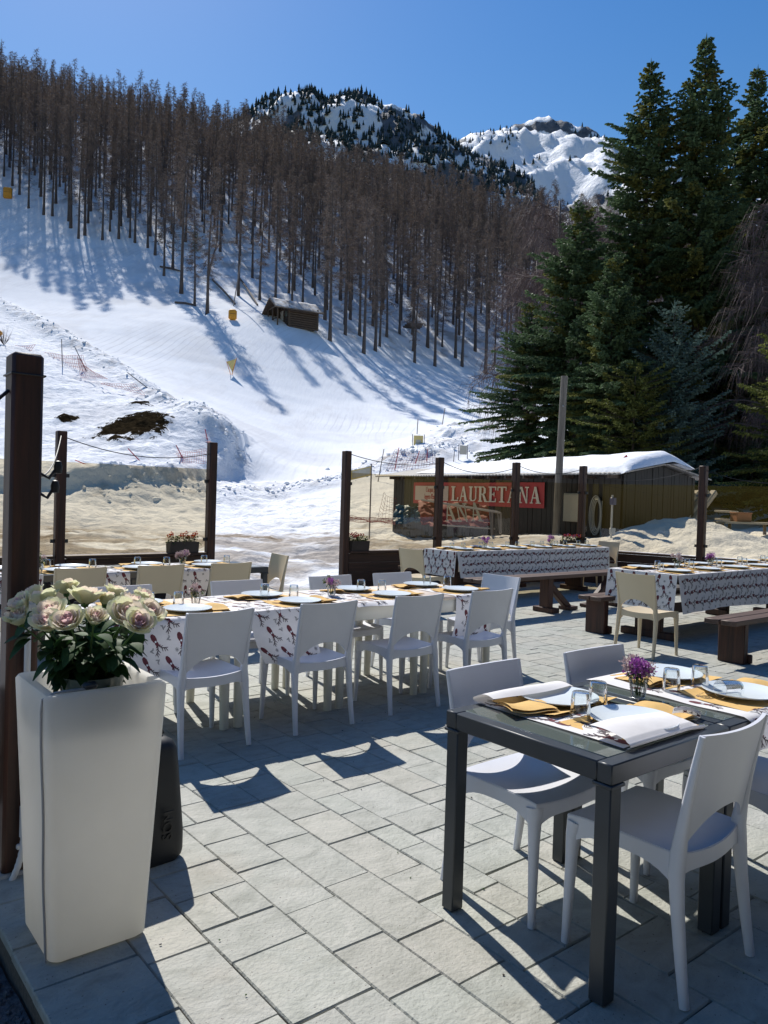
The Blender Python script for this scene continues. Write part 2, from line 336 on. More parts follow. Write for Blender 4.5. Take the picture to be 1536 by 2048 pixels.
# ------------------------------------------------------------------ noise
def hash2(ix,iy,seed):
    h=(ix.astype(np.int64)*374761393+iy.astype(np.int64)*668265263+seed*1442695)&0x7fffffff
    h=((h^(h>>13))*1274126177)&0x7fffffff; h=h^(h>>16); return (h&0xffff)/65535.0
def vnoise(x,y,seed=0):
    ix=np.floor(x);iy=np.floor(y);fx=x-ix;fy=y-iy; fx=fx*fx*(3-2*fx);fy=fy*fy*(3-2*fy)
    a=hash2(ix,iy,seed);b=hash2(ix+1,iy,seed);c=hash2(ix,iy+1,seed);d=hash2(ix+1,iy+1,seed)
    return (a+(b-a)*fx)*(1-fy)+(c+(d-c)*fx)*fy
def fbm(x,y,oct=5,seed=0,gain=.5):
    s=0;a=1;t=0
    for i in range(oct): s=s+a*vnoise(x,y,seed+i*17);t+=a;a*=gain;x=x*2.03+11.3;y=y*2.03+5.7
    return s/t
def sstep(a,b,x): t=np.clip((x-a)/(b-a),0,1); return t*t*(3-2*t)
# ------------------------------------------------------------------ world and sun
SAZ=R_(25.4); SEL=R_(47.4)
SUN=Vector((-math.sin(SAZ)*math.cos(SEL),math.cos(SAZ)*math.cos(SEL),math.sin(SEL)))
w=bpy.data.worlds.new('World'); scn.world=w; w.use_nodes=True; nt=w.node_tree
sky=nd(nt,'ShaderNodeTexSky',sky_type='NISHITA'); sky.sun_disc=False; sky.sun_elevation=SEL; sky.sun_rotation=-SAZ; sky.altitude=0; sky.air_density=1.6; sky.dust_density=.25; sky.ozone_density=3.0
hs_=nd(nt,'ShaderNodeHueSaturation'); hs_.inputs['Saturation'].default_value=1.44; hs_.inputs['Hue'].default_value=.512; nt.links.new(sky.outputs[0],hs_.inputs['Color']); nt.links.new(hs_.outputs[0],nt.nodes['Background'].inputs[0]); nt.nodes['Background'].inputs[1].default_value=.085
sl=bpy.data.lights.new('sun','SUN'); sl.energy=5.0; sl.angle=R_(.55); sl.color=(1,.955,.88)
so=bpy.data.objects.new('sun',sl); COL.objects.link(so); so.rotation_euler=SUN.to_track_quat('Z','Y').to_euler()
vs=scn.view_settings; vs.view_transform='Standard'; vs.look='None'; vs.exposure=.24; vs.gamma=1
scn.cycles.max_bounces=8; scn.cycles.transparent_max_bounces=24; scn.cycles.diffuse_bounces=3; scn.cycles.glossy_bounces=3
scn.cycles.caustics_reflective=False; scn.cycles.caustics_refractive=False; scn.cycles.use_denoising=True
# ------------------------------------------------------------------ terrain (thin-plate fit through surveyed points)
POST_H=2.28
POSTPX=[('P2',123,862),('P3',425,885),('P4',694,902),('P5',880,915),('P6',1033,925),('P7',1167,932),('P8',1408,932)]
def at_z(x,y,z): d=ray(x,y); return d*((z-CAMH)/d.z)+Vector((0,0,CAMH))
POST={n:at_z(x,y,POST_H) for n,x,y in POSTPX}
POST['P9']=POST['P8']+(POST['P8']-POST['P7'])*1.02; POST['P0']=POST['P2']+(POST['P2']-POST['P3'])*1.0
PUV={n:toUV(p.x,p.y) for n,p in POST.items()}
ctl=[(X,Y,.08) for X in (-45,-25,-12,-4) for Y in (3,12,20,26)]+[(0,12,.06),(0,18,.12),(1,24,.2)]
ctl+=[(4,17,.5),(8,18,.62),(6,21,.6),(12,22,.95),(9.5,15.5,.55),(14,14,.7),(2.5,28,.8),(10,30,1.2),(20,30,2),(15,40,2.6),(30,45,4),(25,15,.9),(40,20,2)]
surv=[(300,1045,31),(300,1000,36),(300,960,38.5),(300,918,41.5),(250,860,46),(100,800,53),(0,700,63),(150,695,75),(325,802,56),(438,872,47),(0,612,92),(-160,620,82),
 (455,945,46),(560,985,44),(690,962,45),(600,930,54),(500,830,66),(400,750,74),(300,650,88),(0,500,118),(-200,450,122),(700,820,76),(900,790,92),(970,745,115),(780,905,57),(900,885,58),(840,935,50),
 (660,682,99),(575,643,99),(365,590,108),(200,480,128),(57,417,138),(-200,350,142),(820,726,106),
 (0,232,240),(250,290,240),(500,345,235),(750,425,225),(1000,505,210),(1300,565,205),(1500,580,205),(-250,190,245),(1300,740,120),(1500,760,120)]
ctl+=[tuple(at(*q)) for q in surv]
ctl+=[(X,320,z) for X,z in ((-160,118),(-60,96),(40,70),(130,55))]
C=np.array(ctl,float)
def tps_k(d2): return np.where(d2>1e-9,d2*np.log(np.maximum(d2,1e-9)),0)
def warp(x,y): s=np.hypot(x,y)+8.0; return np.arctan2(x,y+6)*120, np.log(s)*95   # even detail near and far
def tfit():
    a,b=warp(C[:,0],C[:,1]); n=len(C); D=tps_k((a[:,None]-a)**2+(b[:,None]-b)**2); P=np.c_[np.ones(n),a,b]
    # fit elevation angle-like quantity so that far heights do not swamp the near ground
    y=C[:,2]/(np.hypot(C[:,0],C[:,1])+6)
    A=np.block([[D+np.eye(n)*18,P],[P.T,np.zeros((3,3))]]); return np.linalg.solve(A,np.r_[y,0,0,0]),a,b
TW,TA,TB=tfit()
def base_h(x,y):
    x=np.asarray(x,float);y=np.asarray(y,float); sh=x.shape; x=x.ravel();y=y.ravel(); out=np.empty(len(x))
    for i in range(0,len(x),20000):
        a,b=warp(x[i:i+20000],y[i:i+20000]); d=tps_k((a[:,None]-TA)**2+(b[:,None]-TB)**2)
        out[i:i+20000]=(d@TW[:-3]+TW[-3]+TW[-2]*a+TW[-1]*b)*(np.hypot(x[i:i+20000],y[i:i+20000])+6)
    return out.reshape(sh)
def seglist(pts): return [tuple(at_z_t(*p)[:2]) for p in pts]
def hit(px,py,t0=12,t1=330):
    d=ray(px,py); ts=np.geomspace(t0,t1,500); X=d.x*ts;Y=d.y*ts;Z=CAMH+d.z*ts
    g=base_h(X,Y); k=np.where(Z<g)[0]
    if len(k)==0: return None
    i=max(k[0],1); a,b=ts[i-1],ts[i]
    for _ in range(14):
        m=(a+b)/2
        if CAMH+d.z*m<base_h(np.array([d.x*m]),np.array([d.y*m]))[0]: b=m
        else: a=m
    return Vector((d.x*b,d.y*b,CAMH+d.z*b))
def dist_poly(x,y,pts):
    best=np.full(x.shape,1e9); side=np.zeros(x.shape)
    for (ax,ay),(bx,by) in zip(pts[:-1],pts[1:]):
        dx,dy=bx-ax,by-ay; t=np.clip(((x-ax)*dx+(y-ay)*dy)/(dx*dx+dy*dy),0,1); d=np.hypot(x-ax-t*dx,y-ay-t*dy)
        s=(x-ax)*dy-(y-ay)*dx; k=d<best; best=np.where(k,d,best); side=np.where(k,s,side)
    return best,np.sign(side)
def xy(p): return (p.x,p.y)
EDGE=[xy(hit(*q)) for q in ((-260,520),(-120,560),(0,612),(80,650),(150,692),(240,742),(325,802),(390,838),(440,875),(462,920))]   # left edge of the groomed run
BERM=[xy(hit(*q)) for q in ((200,985),(330,980),(455,992),(560,985),(640,972),(700,958),(780,945))]   # foot of the groomed run
RUB=[xy(hit(*q)) for q in ((770,940),(840,915),(900,900),(940,860))]
BANK=[xy(hit(*q)) for q in ((-60,992),(40,988),(150,984),(250,980),(340,980),(410,968),(462,944),(478,900))]
print('edge',[tuple(round(c,1) for c in e) for e in EDGE]); print('berm',BERM)
FOREST_EDGE=[xy(hit(*q)) for q in ((-150,395),(0,400),(60,425),(160,482),(240,486),(330,556),(365,600),(450,590),(520,615),(600,640),(660,690),(740,712),(830,730),(970,752),(1150,770),(1400,780))]
EARTH=[(hit(268,862),2.3,1.0),(hit(225,874),1.2,.8),(hit(278,812),1.0,.9),(hit(136,842),.8,.8),(hit(300,880),1.2,.8),(hit(240,890),.9,.7)]
HEAP=[(at(1330,1060,17.5),1.5,.55),(at(1450,1075,16.5),1.3,.3),(at(1040,1050,20),1.6,.25),(at(760,1050,20),1.8,.25)]
def earth_amount(x,y):
    e=np.zeros(np.shape(x))
    for p,r,k in EARTH: e=np.maximum(e,k*np.exp(-(((x-p.x)/r)**2+((y-p.y)/(r*1.3))**2)**1.3))
    return e
def terrain(x,y):
    """height, dirt, roughness"""
    h=base_h(x,y); r=np.hypot(x,y)
    de,se=dist_poly(x,y,EDGE); db,_=dist_poly(x,y,BERM); dr,_=dist_poly(x,y,RUB); dk,sk=dist_poly(x,y,BANK)
    df,sf=dist_poly(x,y,FOREST_EDGE); inforest=(sf<0)
    left=sstep(-1.0,1.0,se*de)          # left of the run: rough snow
    left=np.where(y>110,left*.3,left)
    flat=1-sstep(40,50,r)*sstep(-30,5,x+26)
    flat=1-sstep(38,46,y+0.25*x)
    rough=np.clip(np.maximum.reduce([left*.9,flat*.75,1-sstep(.5,3.2,db),1-sstep(.8,2.4,de)*1.0,(1-sstep(1,5,dr))]),0,1)
    fo=np.where(inforest,sstep(0,10,df),0); rough=np.maximum(rough,fo*.6)
    lum=fbm(x*.55,y*.55,5,3)-.5; lum2=np.abs(fbm(x*1.5,y*1.5,4,9)-.5)*2; fine=fbm(x*3.1,y*3.1,3,21)-.5
    h=h+rough*(.42*lum+.20*(.4-lum2)+.10*fine)+left*.16*(.35-lum2)*sstep(20,35,y)
    h=h+(1-sstep(.3,2.0,de))*(.45+.8*(fbm(x*1.1,y*1.1,4,31)-.42))*sstep(6,20,r)*np.where(y<100,1,0)   # pushed-up edge
    h=h+(1-sstep(.3,2.6,db))*(.28+.5*(fbm(x*.9,y*.9,4,41)-.45))
    h=h+(1-sstep(.5,4.5,dr))*(.35+1.3*(fbm(x*.8,y*.8,4,51)-.45))
    dsg=-sk*dk+.35*(fbm(x*.8,y*.8,3,55)-.5); h=h+np.where(np.abs(dsg)<9,sstep(-.12,.30,dsg)*(1-sstep(1.5,8,dsg)),0)*(.55+.5*(fbm(x*.5,y*.5,3,57)-.3))
    ea=earth_amount(x,y); h=h+sstep(.25,.7,ea)*(.10+.75*(fbm(x*1.3,y*1.3,4,141)-.4))
    h=h+fo*(1.3*(fbm(x*.07,y*.07,4,61)-.5)+.5*(fbm(x*.35,y*.35,4,71)-.5))
    h=h+(1-rough)*(.10*(fbm(x*.12,y*.5,3,81)-.5)+.22*(fbm(x*.06,y*.05,3,85)-.5))
    for p,rr_,k in HEAP: h=h+k*np.exp(-((x-p.x)**2+(y-p.y)**2)/(rr_*rr_))*(1+.5*(fbm(x*1.2,y*1.2,3,131)-.5))
    # dirt: slushy brown bands on the flat ground, specks along the edges
    n1=fbm(x*.16,y*.42,5,101); n2=fbm(x*1.1,y*1.7,5,103)
    band=(1-sstep(20,33,y))*sstep(10,13,y)
    dirt=band*np.clip(sstep(.40,.60,n1*.6+n2*.5+.02)*.8,0,1)*(1-sstep(2,7,x))
    dirt=dirt+(1-sstep(0,4,np.abs(y-26-.1*x)))*.5*sstep(.5,.65,n2)*(1-sstep(0,6,x))
    dirt=dirt+.45*(1-sstep(.2,1.8,de))*sstep(.55,.70,fbm(x*2,y*2,4,111))+.35*(1-sstep(.5,3,db))*sstep(.55,.7,fbm(x*2,y*2,4,113))
    dirt=dirt+fo*.55*sstep(.56,.70,fbm(x*.5,y*.5,5,115))+ (1-sstep(1,5,dr))*.4*sstep(.5,.66,fbm(x*2,y*2,4,117))
    dirt=dirt+.14*sstep(.55,.7,fbm(x*.2,y*.2,5,119))*(1-fo)*(y>40)
    # under the terrace the ground stays below the paving
    u=x*CA+y*SA; v=-x*SA+y*CA
    vr=np.interp(u,[PUV['P2'][0],PUV['P3'][0],PUV['P4'][0],PUV['P5'][0],PUV['P6'][0],PUV['P7'][0]],[PUV[k][1] for k in ('P2','P3','P4','P5','P6','P7')])+.12
    ur=np.interp(v,[PUV['P9'][1],PUV['P8'][1],PUV['P7'][1]],[PUV['P9'][0],PUV['P8'][0],PUV['P7'][0]])+.12
    out=np.maximum(np.maximum(v-vr,u-ur),-4.2-u); k=sstep(.0,.45,out)
    h=np.where(out>0,-.16+(h+.16)*k,-.16)
    return h,np.clip(dirt,0,1),rough
def ground_z(x,y): return float(terrain(np.array([x]),np.array([y]))[0][0])
def build_terrain():
    ys=np.r_[np.linspace(-12,8,14),np.geomspace(8.3,330,560)]; ts=np.linspace(-1.0,1.0,520)
    Y,T=np.meshgrid(ys,ts,indexing='ij'); X=T*(np.maximum(Y,0)*.98+22)
    H,D,Rg=terrain(X,Y); far=sstep(245,330,Y); H=H-far*25
    n,m=X.shape; V=np.stack([X,Y,H],-1).reshape(-1,3); i=np.arange(n*m).reshape(n,m)
    F=np.stack([i[:-1,:-1],i[:-1,1:],i[1:,1:],i[1:,:-1]],-1).reshape(-1,4)
    me=fast_mesh('snow_ground',V,F,['snow'],smooth=True)
    a=me.color_attributes.new('dirt','FLOAT_COLOR','POINT'); c=np.zeros((n*m,4),np.float32); c[:,0]=D.ravel(); c[:,1]=Rg.ravel(); c[:,2]=earth_amount(X,Y).ravel(); c[:,3]=1; a.data.foreach_set('color',c.ravel())
    tag(link('snow_ground',me),None,None,kind='structure')
build_terrain()
def blob(name,c,rx,ry,rz,seed,mats,amp=.35,n=40,label=None,cat=None,kind=None,group=None,sub=3):
    bm=bmesh.new(); bmesh.ops.create_icosphere(bm,subdivisions=sub,radius=1); P=np.array([v.co[:] for v in bm.verts]); F=np.array([[v.index for v in f.verts] for f in bm.faces]); bm.free()
    d=fbm(P[:,0]*2+seed,P[:,1]*2+P[:,2]*1.7,4,seed)+.6*fbm(P[:,0]*6,P[:,2]*6+P[:,1]*5,3,seed+3)-.8
    P=P*(1+amp*d)[:,None]*np.array([rx,ry,rz]); me=fast_mesh(name,P,F,mats,smooth=False); o=link(name,me,None,c)
    return tag(o,label,cat,group,kind)
# ------------------------------------------------------------------ far mountains
def build_mountain(name,prof,Y0,depth,seed,rockamt,slope,trees):
    xs=np.array([p[0] for p in prof],float); ysk=np.array([p[1] for p in prof],float)
    nx,ny=260,110; px=np.linspace(xs[0],xs[-1],nx); py=np.interp(px,xs,ysk)
    V=np.zeros((ny,nx,3)); rk=np.zeros((ny,nx))
    top=np.array([tuple(at(a,b,Y0)) for a,b in zip(px,py)])
    for j in range(ny):
        t=(j/(ny-1))*1.25-.25            # -0.25..0 back side, 0..1 front side
        yy=Y0-t*depth; zz=top[:,2]-np.abs(t)*depth*slope*(1.0 if t>0 else 1.6)
        x=top[:,0]*(1 if t<0 else 1)
        V[j,:,0]=x; V[j,:,1]=yy; V[j,:,2]=zz
    X=V[...,0];Yc=V[...,1]; s=Y0/1000.
    rid=1-np.abs(fbm(X/(150*s),Yc/(150*s),5,seed)*2-1); n2=fbm(X/(45*s),Yc/(45*s),5,seed+7)
    tt=np.linspace(-.25,1,ny)[:,None]; am=sstep(0,.12,np.abs(tt))
    add=am*s*(80*(rid-.72))+s*(26*(n2-.5)+11*(np.abs(fbm(X/(18*s),Yc/(18*s),4,seed+21)-.5)*-2+.4))*(.45+.55*am)
    j0=int(round(.2*(ny-1))); crest=np.max((V[...,2]+add)[max(0,j0-12):j0+14],axis=0)-V[j0,:,2]; kern=np.ones(31)/31; sm_=np.convolve(np.pad(crest,15,'edge'),kern,'valid'); V[...,2]+=add-sm_[None,:]
    rk=np.clip(.32+1.3*(fbm(X/(38*s),V[...,2]/(38*s),5,seed+13)-.5)*1.7+rockamt,0,1)
    i=np.arange(ny*nx).reshape(ny,nx); F=np.stack([i[:-1,:-1],i[1:,:-1],i[1:,1:],i[:-1,1:]],-1).reshape(-1,4)
    me=fast_mesh(name,V.reshape(-1,3),F,['mountain'],smooth=True); a=me.color_attributes.new('rock','FLOAT_COLOR','POINT'); c=np.zeros((ny*nx,4),np.float32); c[:,0]=rk.ravel(); c[:,3]=1; a.data.foreach_set('color',c.ravel())
    tag(link(name,me),None,None,kind='structure')
    # pines dotted over it, read as one far wood
    rs=np.random.RandomState(seed); vs=[];fs=[];o=0; cnt=0; tries=0
    while cnt<trees[0] and tries<trees[0]*30:
        tries+=1; j=rs.randint(int(ny*.2),int(ny*.85)); k=rs.randint(2,nx-2)
        dens=fbm(np.array([X[j,k]/(60*s)]),np.array([V[j,k,2]/(70*s)]),4,seed+40)[0]
        if dens+rs.rand()*.22<trees[1](px[k]): continue
        b=V[j,k]+np.array([rs.uniform(-3,3)*s,rs.uniform(-3,3)*s,-1]); H=rs.uniform(6,15)*trees[2]; cnt+=1
        for q in range(4):
            r=H*.24*(1-q*.21)*rs.uniform(.8,1.2); z0=H*(q*.21); z1=H*min(1,q*.21+.42); n=6; a0=rs.rand()*6
            for e in range(n):
                a=a0+e*2*PI/n; rr=r*rs.uniform(.7,1.25); vs.append(b+np.array([rr*math.cos(a),rr*math.sin(a),z0+rs.uniform(-.05,.05)*H]))
            vs.append(b+np.array([0,0,z1])); fs+=[(o+e,o+(e+1)%n,o+n) for e in range(n)]; o+=n+1
    if vs: tag(link('far_pine_wood',fast_mesh('far_pine_wood',np.array(vs),np.array(fs),['pine_far'])),'dark pines scattered over the far snowy ridge as one mass','far wood',kind='stuff')
L=[(420,305),(500,235),(540,214),(575,208),(610,202),(640,196),(660,206),(690,204),(715,196),(740,203),(765,222),(790,232),(815,246),(845,252),(870,268),(895,288),(930,310),(980,335),(1040,360)]
build_mountain('rocky_ridge',L,900,420,3,.20,.72,(3400,lambda x:.46 if x<880 else .50,.78))
Rm=[(760,350),(830,310),(880,284),(915,278),(945,268),(985,265),(1010,262),(1040,266),(1072,257),(1100,268),(1140,278),(1175,288),(1205,296),(1260,320),(1330,345),(1420,365),(1536,372),(1700,380)]
build_mountain('snowy_peak',Rm,1500,800,11,-.10,.62,(1500,lambda x:.60,.75))
# ------------------------------------------------------------------ terrace paving
UMIN,UMAX,VMIN,VMAX=.66,PUV['P9'][0]+1.5,-2.2,PUV['P3'][1]+.35
def build_paving():
    un=.075; nu=int((13.9-UMIN-.36)/un)+4; nv=int((VMAX-VMIN)/un)+1; occ=np.zeros((nu,nv),bool); r=random.Random(11)
    sizes=[(3,5),(3,4),(3,3),(5,3),(3,5),(4,3),(3,6),(3,4),(4,5),(2,3),(5,3),(3,2)]; V=[];F=[];Tn=[]
    def inside(u,v):
        vr=np.interp(u,[PUV[k][0] for k in ('P2','P3','P4','P5','P6','P7')],[PUV[k][1] for k in ('P2','P3','P4','P5','P6','P7')])+.1
        ur=np.interp(v,[PUV[k][1] for k in ('P9','P8','P7')],[PUV[k][0] for k in ('P9','P8','P7')])+.1
        return v<vr+.2 and u<ur+.2
    u00=UMIN+.33
    def slab(u0,u1,v0,v1,c0,rr):
        g=.0014; b=.004; dz=rr.uniform(-.002,.002); tx,ty=rr.uniform(-.006,.006),rr.uniform(-.006,.006)
        j=lambda: rr.uniform(-.0025,.0025)
        P=[(u0+g+j(),v0+g+j()),(u1-g+j(),v0+g+j()),(u1-g+j(),v1-g+j()),(u0+g+j(),v1-g+j())]; cu,cv=(u0+u1)/2,(v0+v1)/2
        o=len(V)
        for z,s in ((-.03,0),(-.006,0),(0,b)):
            for (a,d) in P:
                a2=a+(s if a<cu else -s); d2=d+(s if d<cv else -s); zz=z+(dz+tx*(a2-cu)+ty*(d2-cv) if z>-.02 else 0); V.append((a2,d2,zz)); Tn.append(c0)
        for k in range(2):
            for q in range(4): F.append((o+4*k+q,o+4*k+(q+1)%4,o+4*k+4+(q+1)%4,o+4*k+4+q))
        F.append((o+8,o+9,o+10,o+11))
    for j in range(nv):
        for i in range(nu):
            if occ[i,j]: continue
            r.shuffle(sizes); done=False
            for (a,b) in sizes+[(2,2),(1,3),(3,1),(1,2),(2,1),(1,1)]:
                if i+a<=nu and j+b<=nv and not occ[i:i+a,j:j+b].any():
                    # leave no one-cell slivers beside the stone
                    if (a,b)in sizes and i+a<nu and not occ[i+a,j] and i+a+1<nu and occ[i+a+1,j]: continue
                    occ[i:i+a,j:j+b]=True; u0,v0=u00+i*un,VMIN+j*un
                    if inside(u0,v0):
                        t=r.choice([(.97,.97,.96),(1,1,1),(1.0,1.01,1.0),(.98,.985,.98),(1.02,.995,.97),(.96,.98,.97),(1.0,1.01,.99),(1.0,.985,.965)]); k=r.uniform(.94,1.04)
                        slab(u0,u0+a*un,v0,v0+b*un,tuple(q*k for q in t),r)
                    done=True; break
    # kerb stones along the left edge
    v=VMIN
    while v<VMAX-.4:
        L=r.choice([.26,.30,.33]); slab(UMIN,u00,v,v+L,(.9,.93,.93),r); v+=L
    me=bpy.data.meshes.new('terrace_paving'); me.from_pydata(V,[],F); me.materials.append(MT['paving'])
    a=me.color_attributes.new('tone','FLOAT_COLOR','POINT'); a.data.foreach_set('color',np.c_[np.array(Tn),np.ones(len(Tn))].astype(np.float32).ravel()); me.update()
    tag(link('terrace_paving',me,None,(0,0,0),ANG),None,None,kind='structure')
    mb=MB(); 
    pts=[(UMIN+.006,VMIN)]+[(PUV['P9'][0]+.05,VMIN),(PUV['P9'][0]+.05,PUV['P9'][1]),(PUV['P8'][0]+.05,PUV['P8'][1]),(PUV['P7'][0]+.05,PUV['P7'][1]+.05),(PUV['P4'][0],PUV['P4'][1]+.05),(PUV['P3'][0],PUV['P3'][1]+.1),(UMIN+.006,PUV['P2'][1]+.05)]
    n=len(pts); mb.add([(u,v,-.011) for u,v in pts]+[(u,v,-.2) for u,v in pts],[tuple(range(n))]+[(i,n+i,n+(i+1)%n,(i+1)%n) for i in range(n)])
    tag(mb.build('paving_bed',['joint'],None,(0,0,0),ANG,smooth=0),None,None,kind='structure')
build_paving()
mb=MB(); mb.grid(lambda a,b:(UMIN-.004-4*(1-a),-3+8*b,-.10+.03*math.sin(a*40+b*90)*.4),30,60); tag(mb.build('gravel_bed',['gravel'],None,(0,0,0),ANG),None,None,kind='structure')
mb=MB(); rg=random.Random(3)
for i in range(1400):
    s=rg.uniform(.012,.03); u=UMIN-.02-abs(rg.gauss(0,.18)); v=rg.uniform(.3,3.4); mb.box((0,0,0),(s,s*.8,s*.6),s*.3,0,Matrix.Translation((u,v,-.095))@Matrix.Rotation(rg.uniform(0,6),4,'Z')@Matrix.Rotation(rg.uniform(-.5,.5),4,'X'))
o=mb.build('gravel_stones',['gravel'],None,(0,0,0),ANG,smooth=0); tag(o,'loose dark gravel beside the kerb stones','gravel',kind='stuff')
# ------------------------------------------------------------------ moulded chair
def chair_parts():
    P=[]
    # seat: scooped top with waterfall rim and arched apron
    sw=.222
    def stop(a,b):
        x=(a*2-1)*(sw-.012*(1-b)); bul=.028*(1-(a*2-1)**2)
        y=-.185+.40*b-bul*(1-b)**3+.012*(1-(a*2-1)**2)*b**4
        z=.452+.012*(a*2-1)**2*1.0-.016*math.sin(PI*min(1,b*1.1))*(1-(a*2-1)**2)-.010*(b**6)-.006*(1-b)
        return (x,y,z)
    mb=MB(); mb.slab(stop,14,14,lambda a,b:(0,0,-.016))
    def rim(side):
        def f(t,w):
            if side=='f': p=Vector(stop(t,1)); 
            elif side=='b': p=Vector(stop(1-t,0))
            elif side=='r': p=Vector(stop(1,1-t))
            else: p=Vector(stop(0,t))
            dep=(.050+.058*abs(2*t-1)**3.2) if side in 'lr' else ((.046+.05*abs(2*t-1)**5) if side=='f' else .052+.03*abs(2*t-1)**6)
            o_={'f':(0,.0022),'b':(0,-.0022),'r':(.0022,0),'l':(-.0022,0)}[side]; return (p.x+o_[0],p.y+o_[1],p.z-.0035-w*dep)
        inn={'f':(0,-.016,0),'b':(0,.016,0),'r':(-.016,0,0),'l':(.016,0,0)}[side]
        mb.slab(f,14,3,lambda a,b:inn)
    for sd in 'fbrl': rim(sd)
    P.append(('seat',mb))
    # backrest: thin bowed shell, arched opening below
    def hw(z): return .205+.014*(z-.45)/.4
    def yb(s,z): return -.192-.072*max(0,(z-.44)/.41)**1.25-.030*(1-s*s)
    mb=MB()
    def bf(a,b):
        s=a*2-1; zl=.468+.112*(1-abs(s)**2.4); zt=.848-.006*(1-s*s); z=zl+(zt-zl)*b
        return (s*(hw(z)-.004),yb(s,z),z)
    mb.slab(bf,18,10,lambda a,b:(0,.013,0))
    P.append(('backrest',mb))
    for sx in (-1,1):
        mb=MB(); pts=[];wh=[]
        for z,w in ((0,.027),(.12,.031),(.28,.037),(.40,.043),(.455,.044),(.52,.036),(.62,.028),(.74,.022),(.846,.018)):
            y=-.192-.05*max(0,(.44-z)/.44)**1.4 if z<.45 else yb(1,z)
            x=(.214+.012*max(0,(.4-z)/.4)) if z<.45 else hw(z)
            pts.append((sx*x,y+.006,z)); wh.append((w*.82 if z>.5 else w,w*1.05))
        mb.bar(pts,wh,ch=.25); P.append(('leg',mb))
        mb=MB(); pts=[];wh=[]
        for z,w in ((0,.026),(.15,.031),(.30,.038),(.38,.046),(.43,.060)):
            pts.append((sx*(.208+.012*(.43-z)/.43-(.006 if z>.4 else 0)),.198+.012*(.43-z)/.43-(.006 if z>.4 else 0),z)); wh.append((w,w))
        mb.bar(pts,wh,ch=.25); P.append(('leg',mb))
    return P
CHAIR={}
for colr,mt in (('white','white_plastic'),('cream','cream_plastic')): CHAIR[colr]=[(n,mb.mesh('chair_'+n,[mt],50)) for n,mb in chair_parts()]
def chair(kind,u,v,face,label,group,jit=0):
    """u,v = middle of the chair between its four feet, face = direction it looks in the terrace frame (deg from +v, clockwise to +u)"""
    t=thing('plastic_chair',label,'chair',W(u,v,.0015),ANG-R_(face)+jit,group)
    for n,me in CHAIR[kind]: link(n,me,t)
    return t
RJ=random.Random(21)
GW='white plastic chairs on the terrace'; GC='cream plastic chairs on the terrace'
for i,(u,dv,j) in enumerate([(2.10,0,.05),(2.90,.01,.0),(3.71,.02,-.03),(4.46,.01,-.02)]):
    chair('white',u,4.36+dv,0,['white chair with its back to us, closest to the planter','white chair with its back to us, second in the row from the planter','white chair with its back to us, third in the row from the planter','white chair with its back to us at the near right corner of the white table'][i],GW,j)
for i,(u,j) in enumerate([(2.03,.03),(2.94,-.03),(3.86,.02),(4.55,-.02)]):
    chair('white',u,5.22,180,['white chair at the far side of the white table, half hidden behind the roses','white chair at the far side of the white table, between two cream chair backs','white chair at the far side of the white table, straight behind the purple flowers','white chair at the far right side of the white table, before a cream chair'][i],GW,j)
chair('white',5.12,4.86,-90,'white chair at the right end of the white table, turned sideways',GW,.02)
chair('white',2.44,1.445,0,'white chair in the foreground seen from behind, pushed under the glass table corner',GW,.03)
chair('white',3.19,1.43,0,'white chair cut off by the right photo edge, near side of the glass table',GW,-.02)
chair('white',2.40,1.99,180,'white chair facing us, its sun striped seat seen under the near glass table',GW,.02)
chair('white',3.12,1.96,180,'white chair at the far side of the glass table, behind the vase of purple flowers',GW,-.02)
for i,(u,j) in enumerate([(2.18,.0),(2.92,-.02),(3.64,.02)]):
    chair('cream',u,7.14,0,['leftmost cream chair at the near side of the left dark table, just above the roses','middle cream chair at the near side of the left dark table','right cream chair at the near side of the left dark table'][i],GC,j)
chair('cream',4.40,7.66,-90,'cream chair at the right end of the left dark table, seen from its side',GC,-.12)
chair('cream',7.22,8.02,90,'cream chair at the left end of the long picnic table below the banner shed',GC,.1)
chair('cream',7.17,4.45,90,'cream chair at the left end of the right picnic table, all legs in view',GC,.0)
chair('cream',12.0,8.45,-90,'cream chair at the far right end of the long picnic table',GC,0)
# ------------------------------------------------------------------ dark tables with smoked glass tops
def glass_table_meshes(w=.72,d=.73,h=.75):
    P=[]
    mb=MB(); t=.055
    mb.box((0,-d/2+t/2,h-.032),(w,t,.064),.004); mb.box((0,d/2-t/2,h-.032),(w,t,.064),.004)
    mb.box((-w/2+t/2,0,h-.032),(t,d-2*t,.063),.004); mb.box((w/2-t/2,0,h-.032),(t,d-2*t,.063),.004)
    P.append(('table_frame',mb,'anthracite'))
    mb=MB(); mb.box((0,0,h-.003),(w-.10,d-.10,.010),.003); P.append(('glass_top',mb,'table_glass'))
    for sx in (-1,1):
        for sy in (-1,1):
            mb=MB(); mb.box((sx*(w/2-.033),sy*(d/2-.033),(h-.075)/2),(.058,.058,h-.075),.004); mb.box((sx*(w/2-.033),sy*(d/2-.033),h-.070),(.074,.074,.012),.003)
            P.append(('leg',mb,'anthracite'))
    return P
GTM=[(n,mb.mesh('glass_table_'+n,[mt],40),mt) for n,mb,mt in glass_table_meshes()]
def glass_table(u,v,label,group):
    t=thing('glass_top_table',label,'table',W(u,v,.001),ANG,group)
    for n,me,mt in GTM: link(n,me,t)
    return t
glass_table(2.375,1.715,'dark glass topped table nearest to us, under folded back white cloth ends','dark tables with glass tops')
glass_table(3.100,1.715,'dark glass topped table at the right edge, right of the purple flowers','dark tables with glass tops')
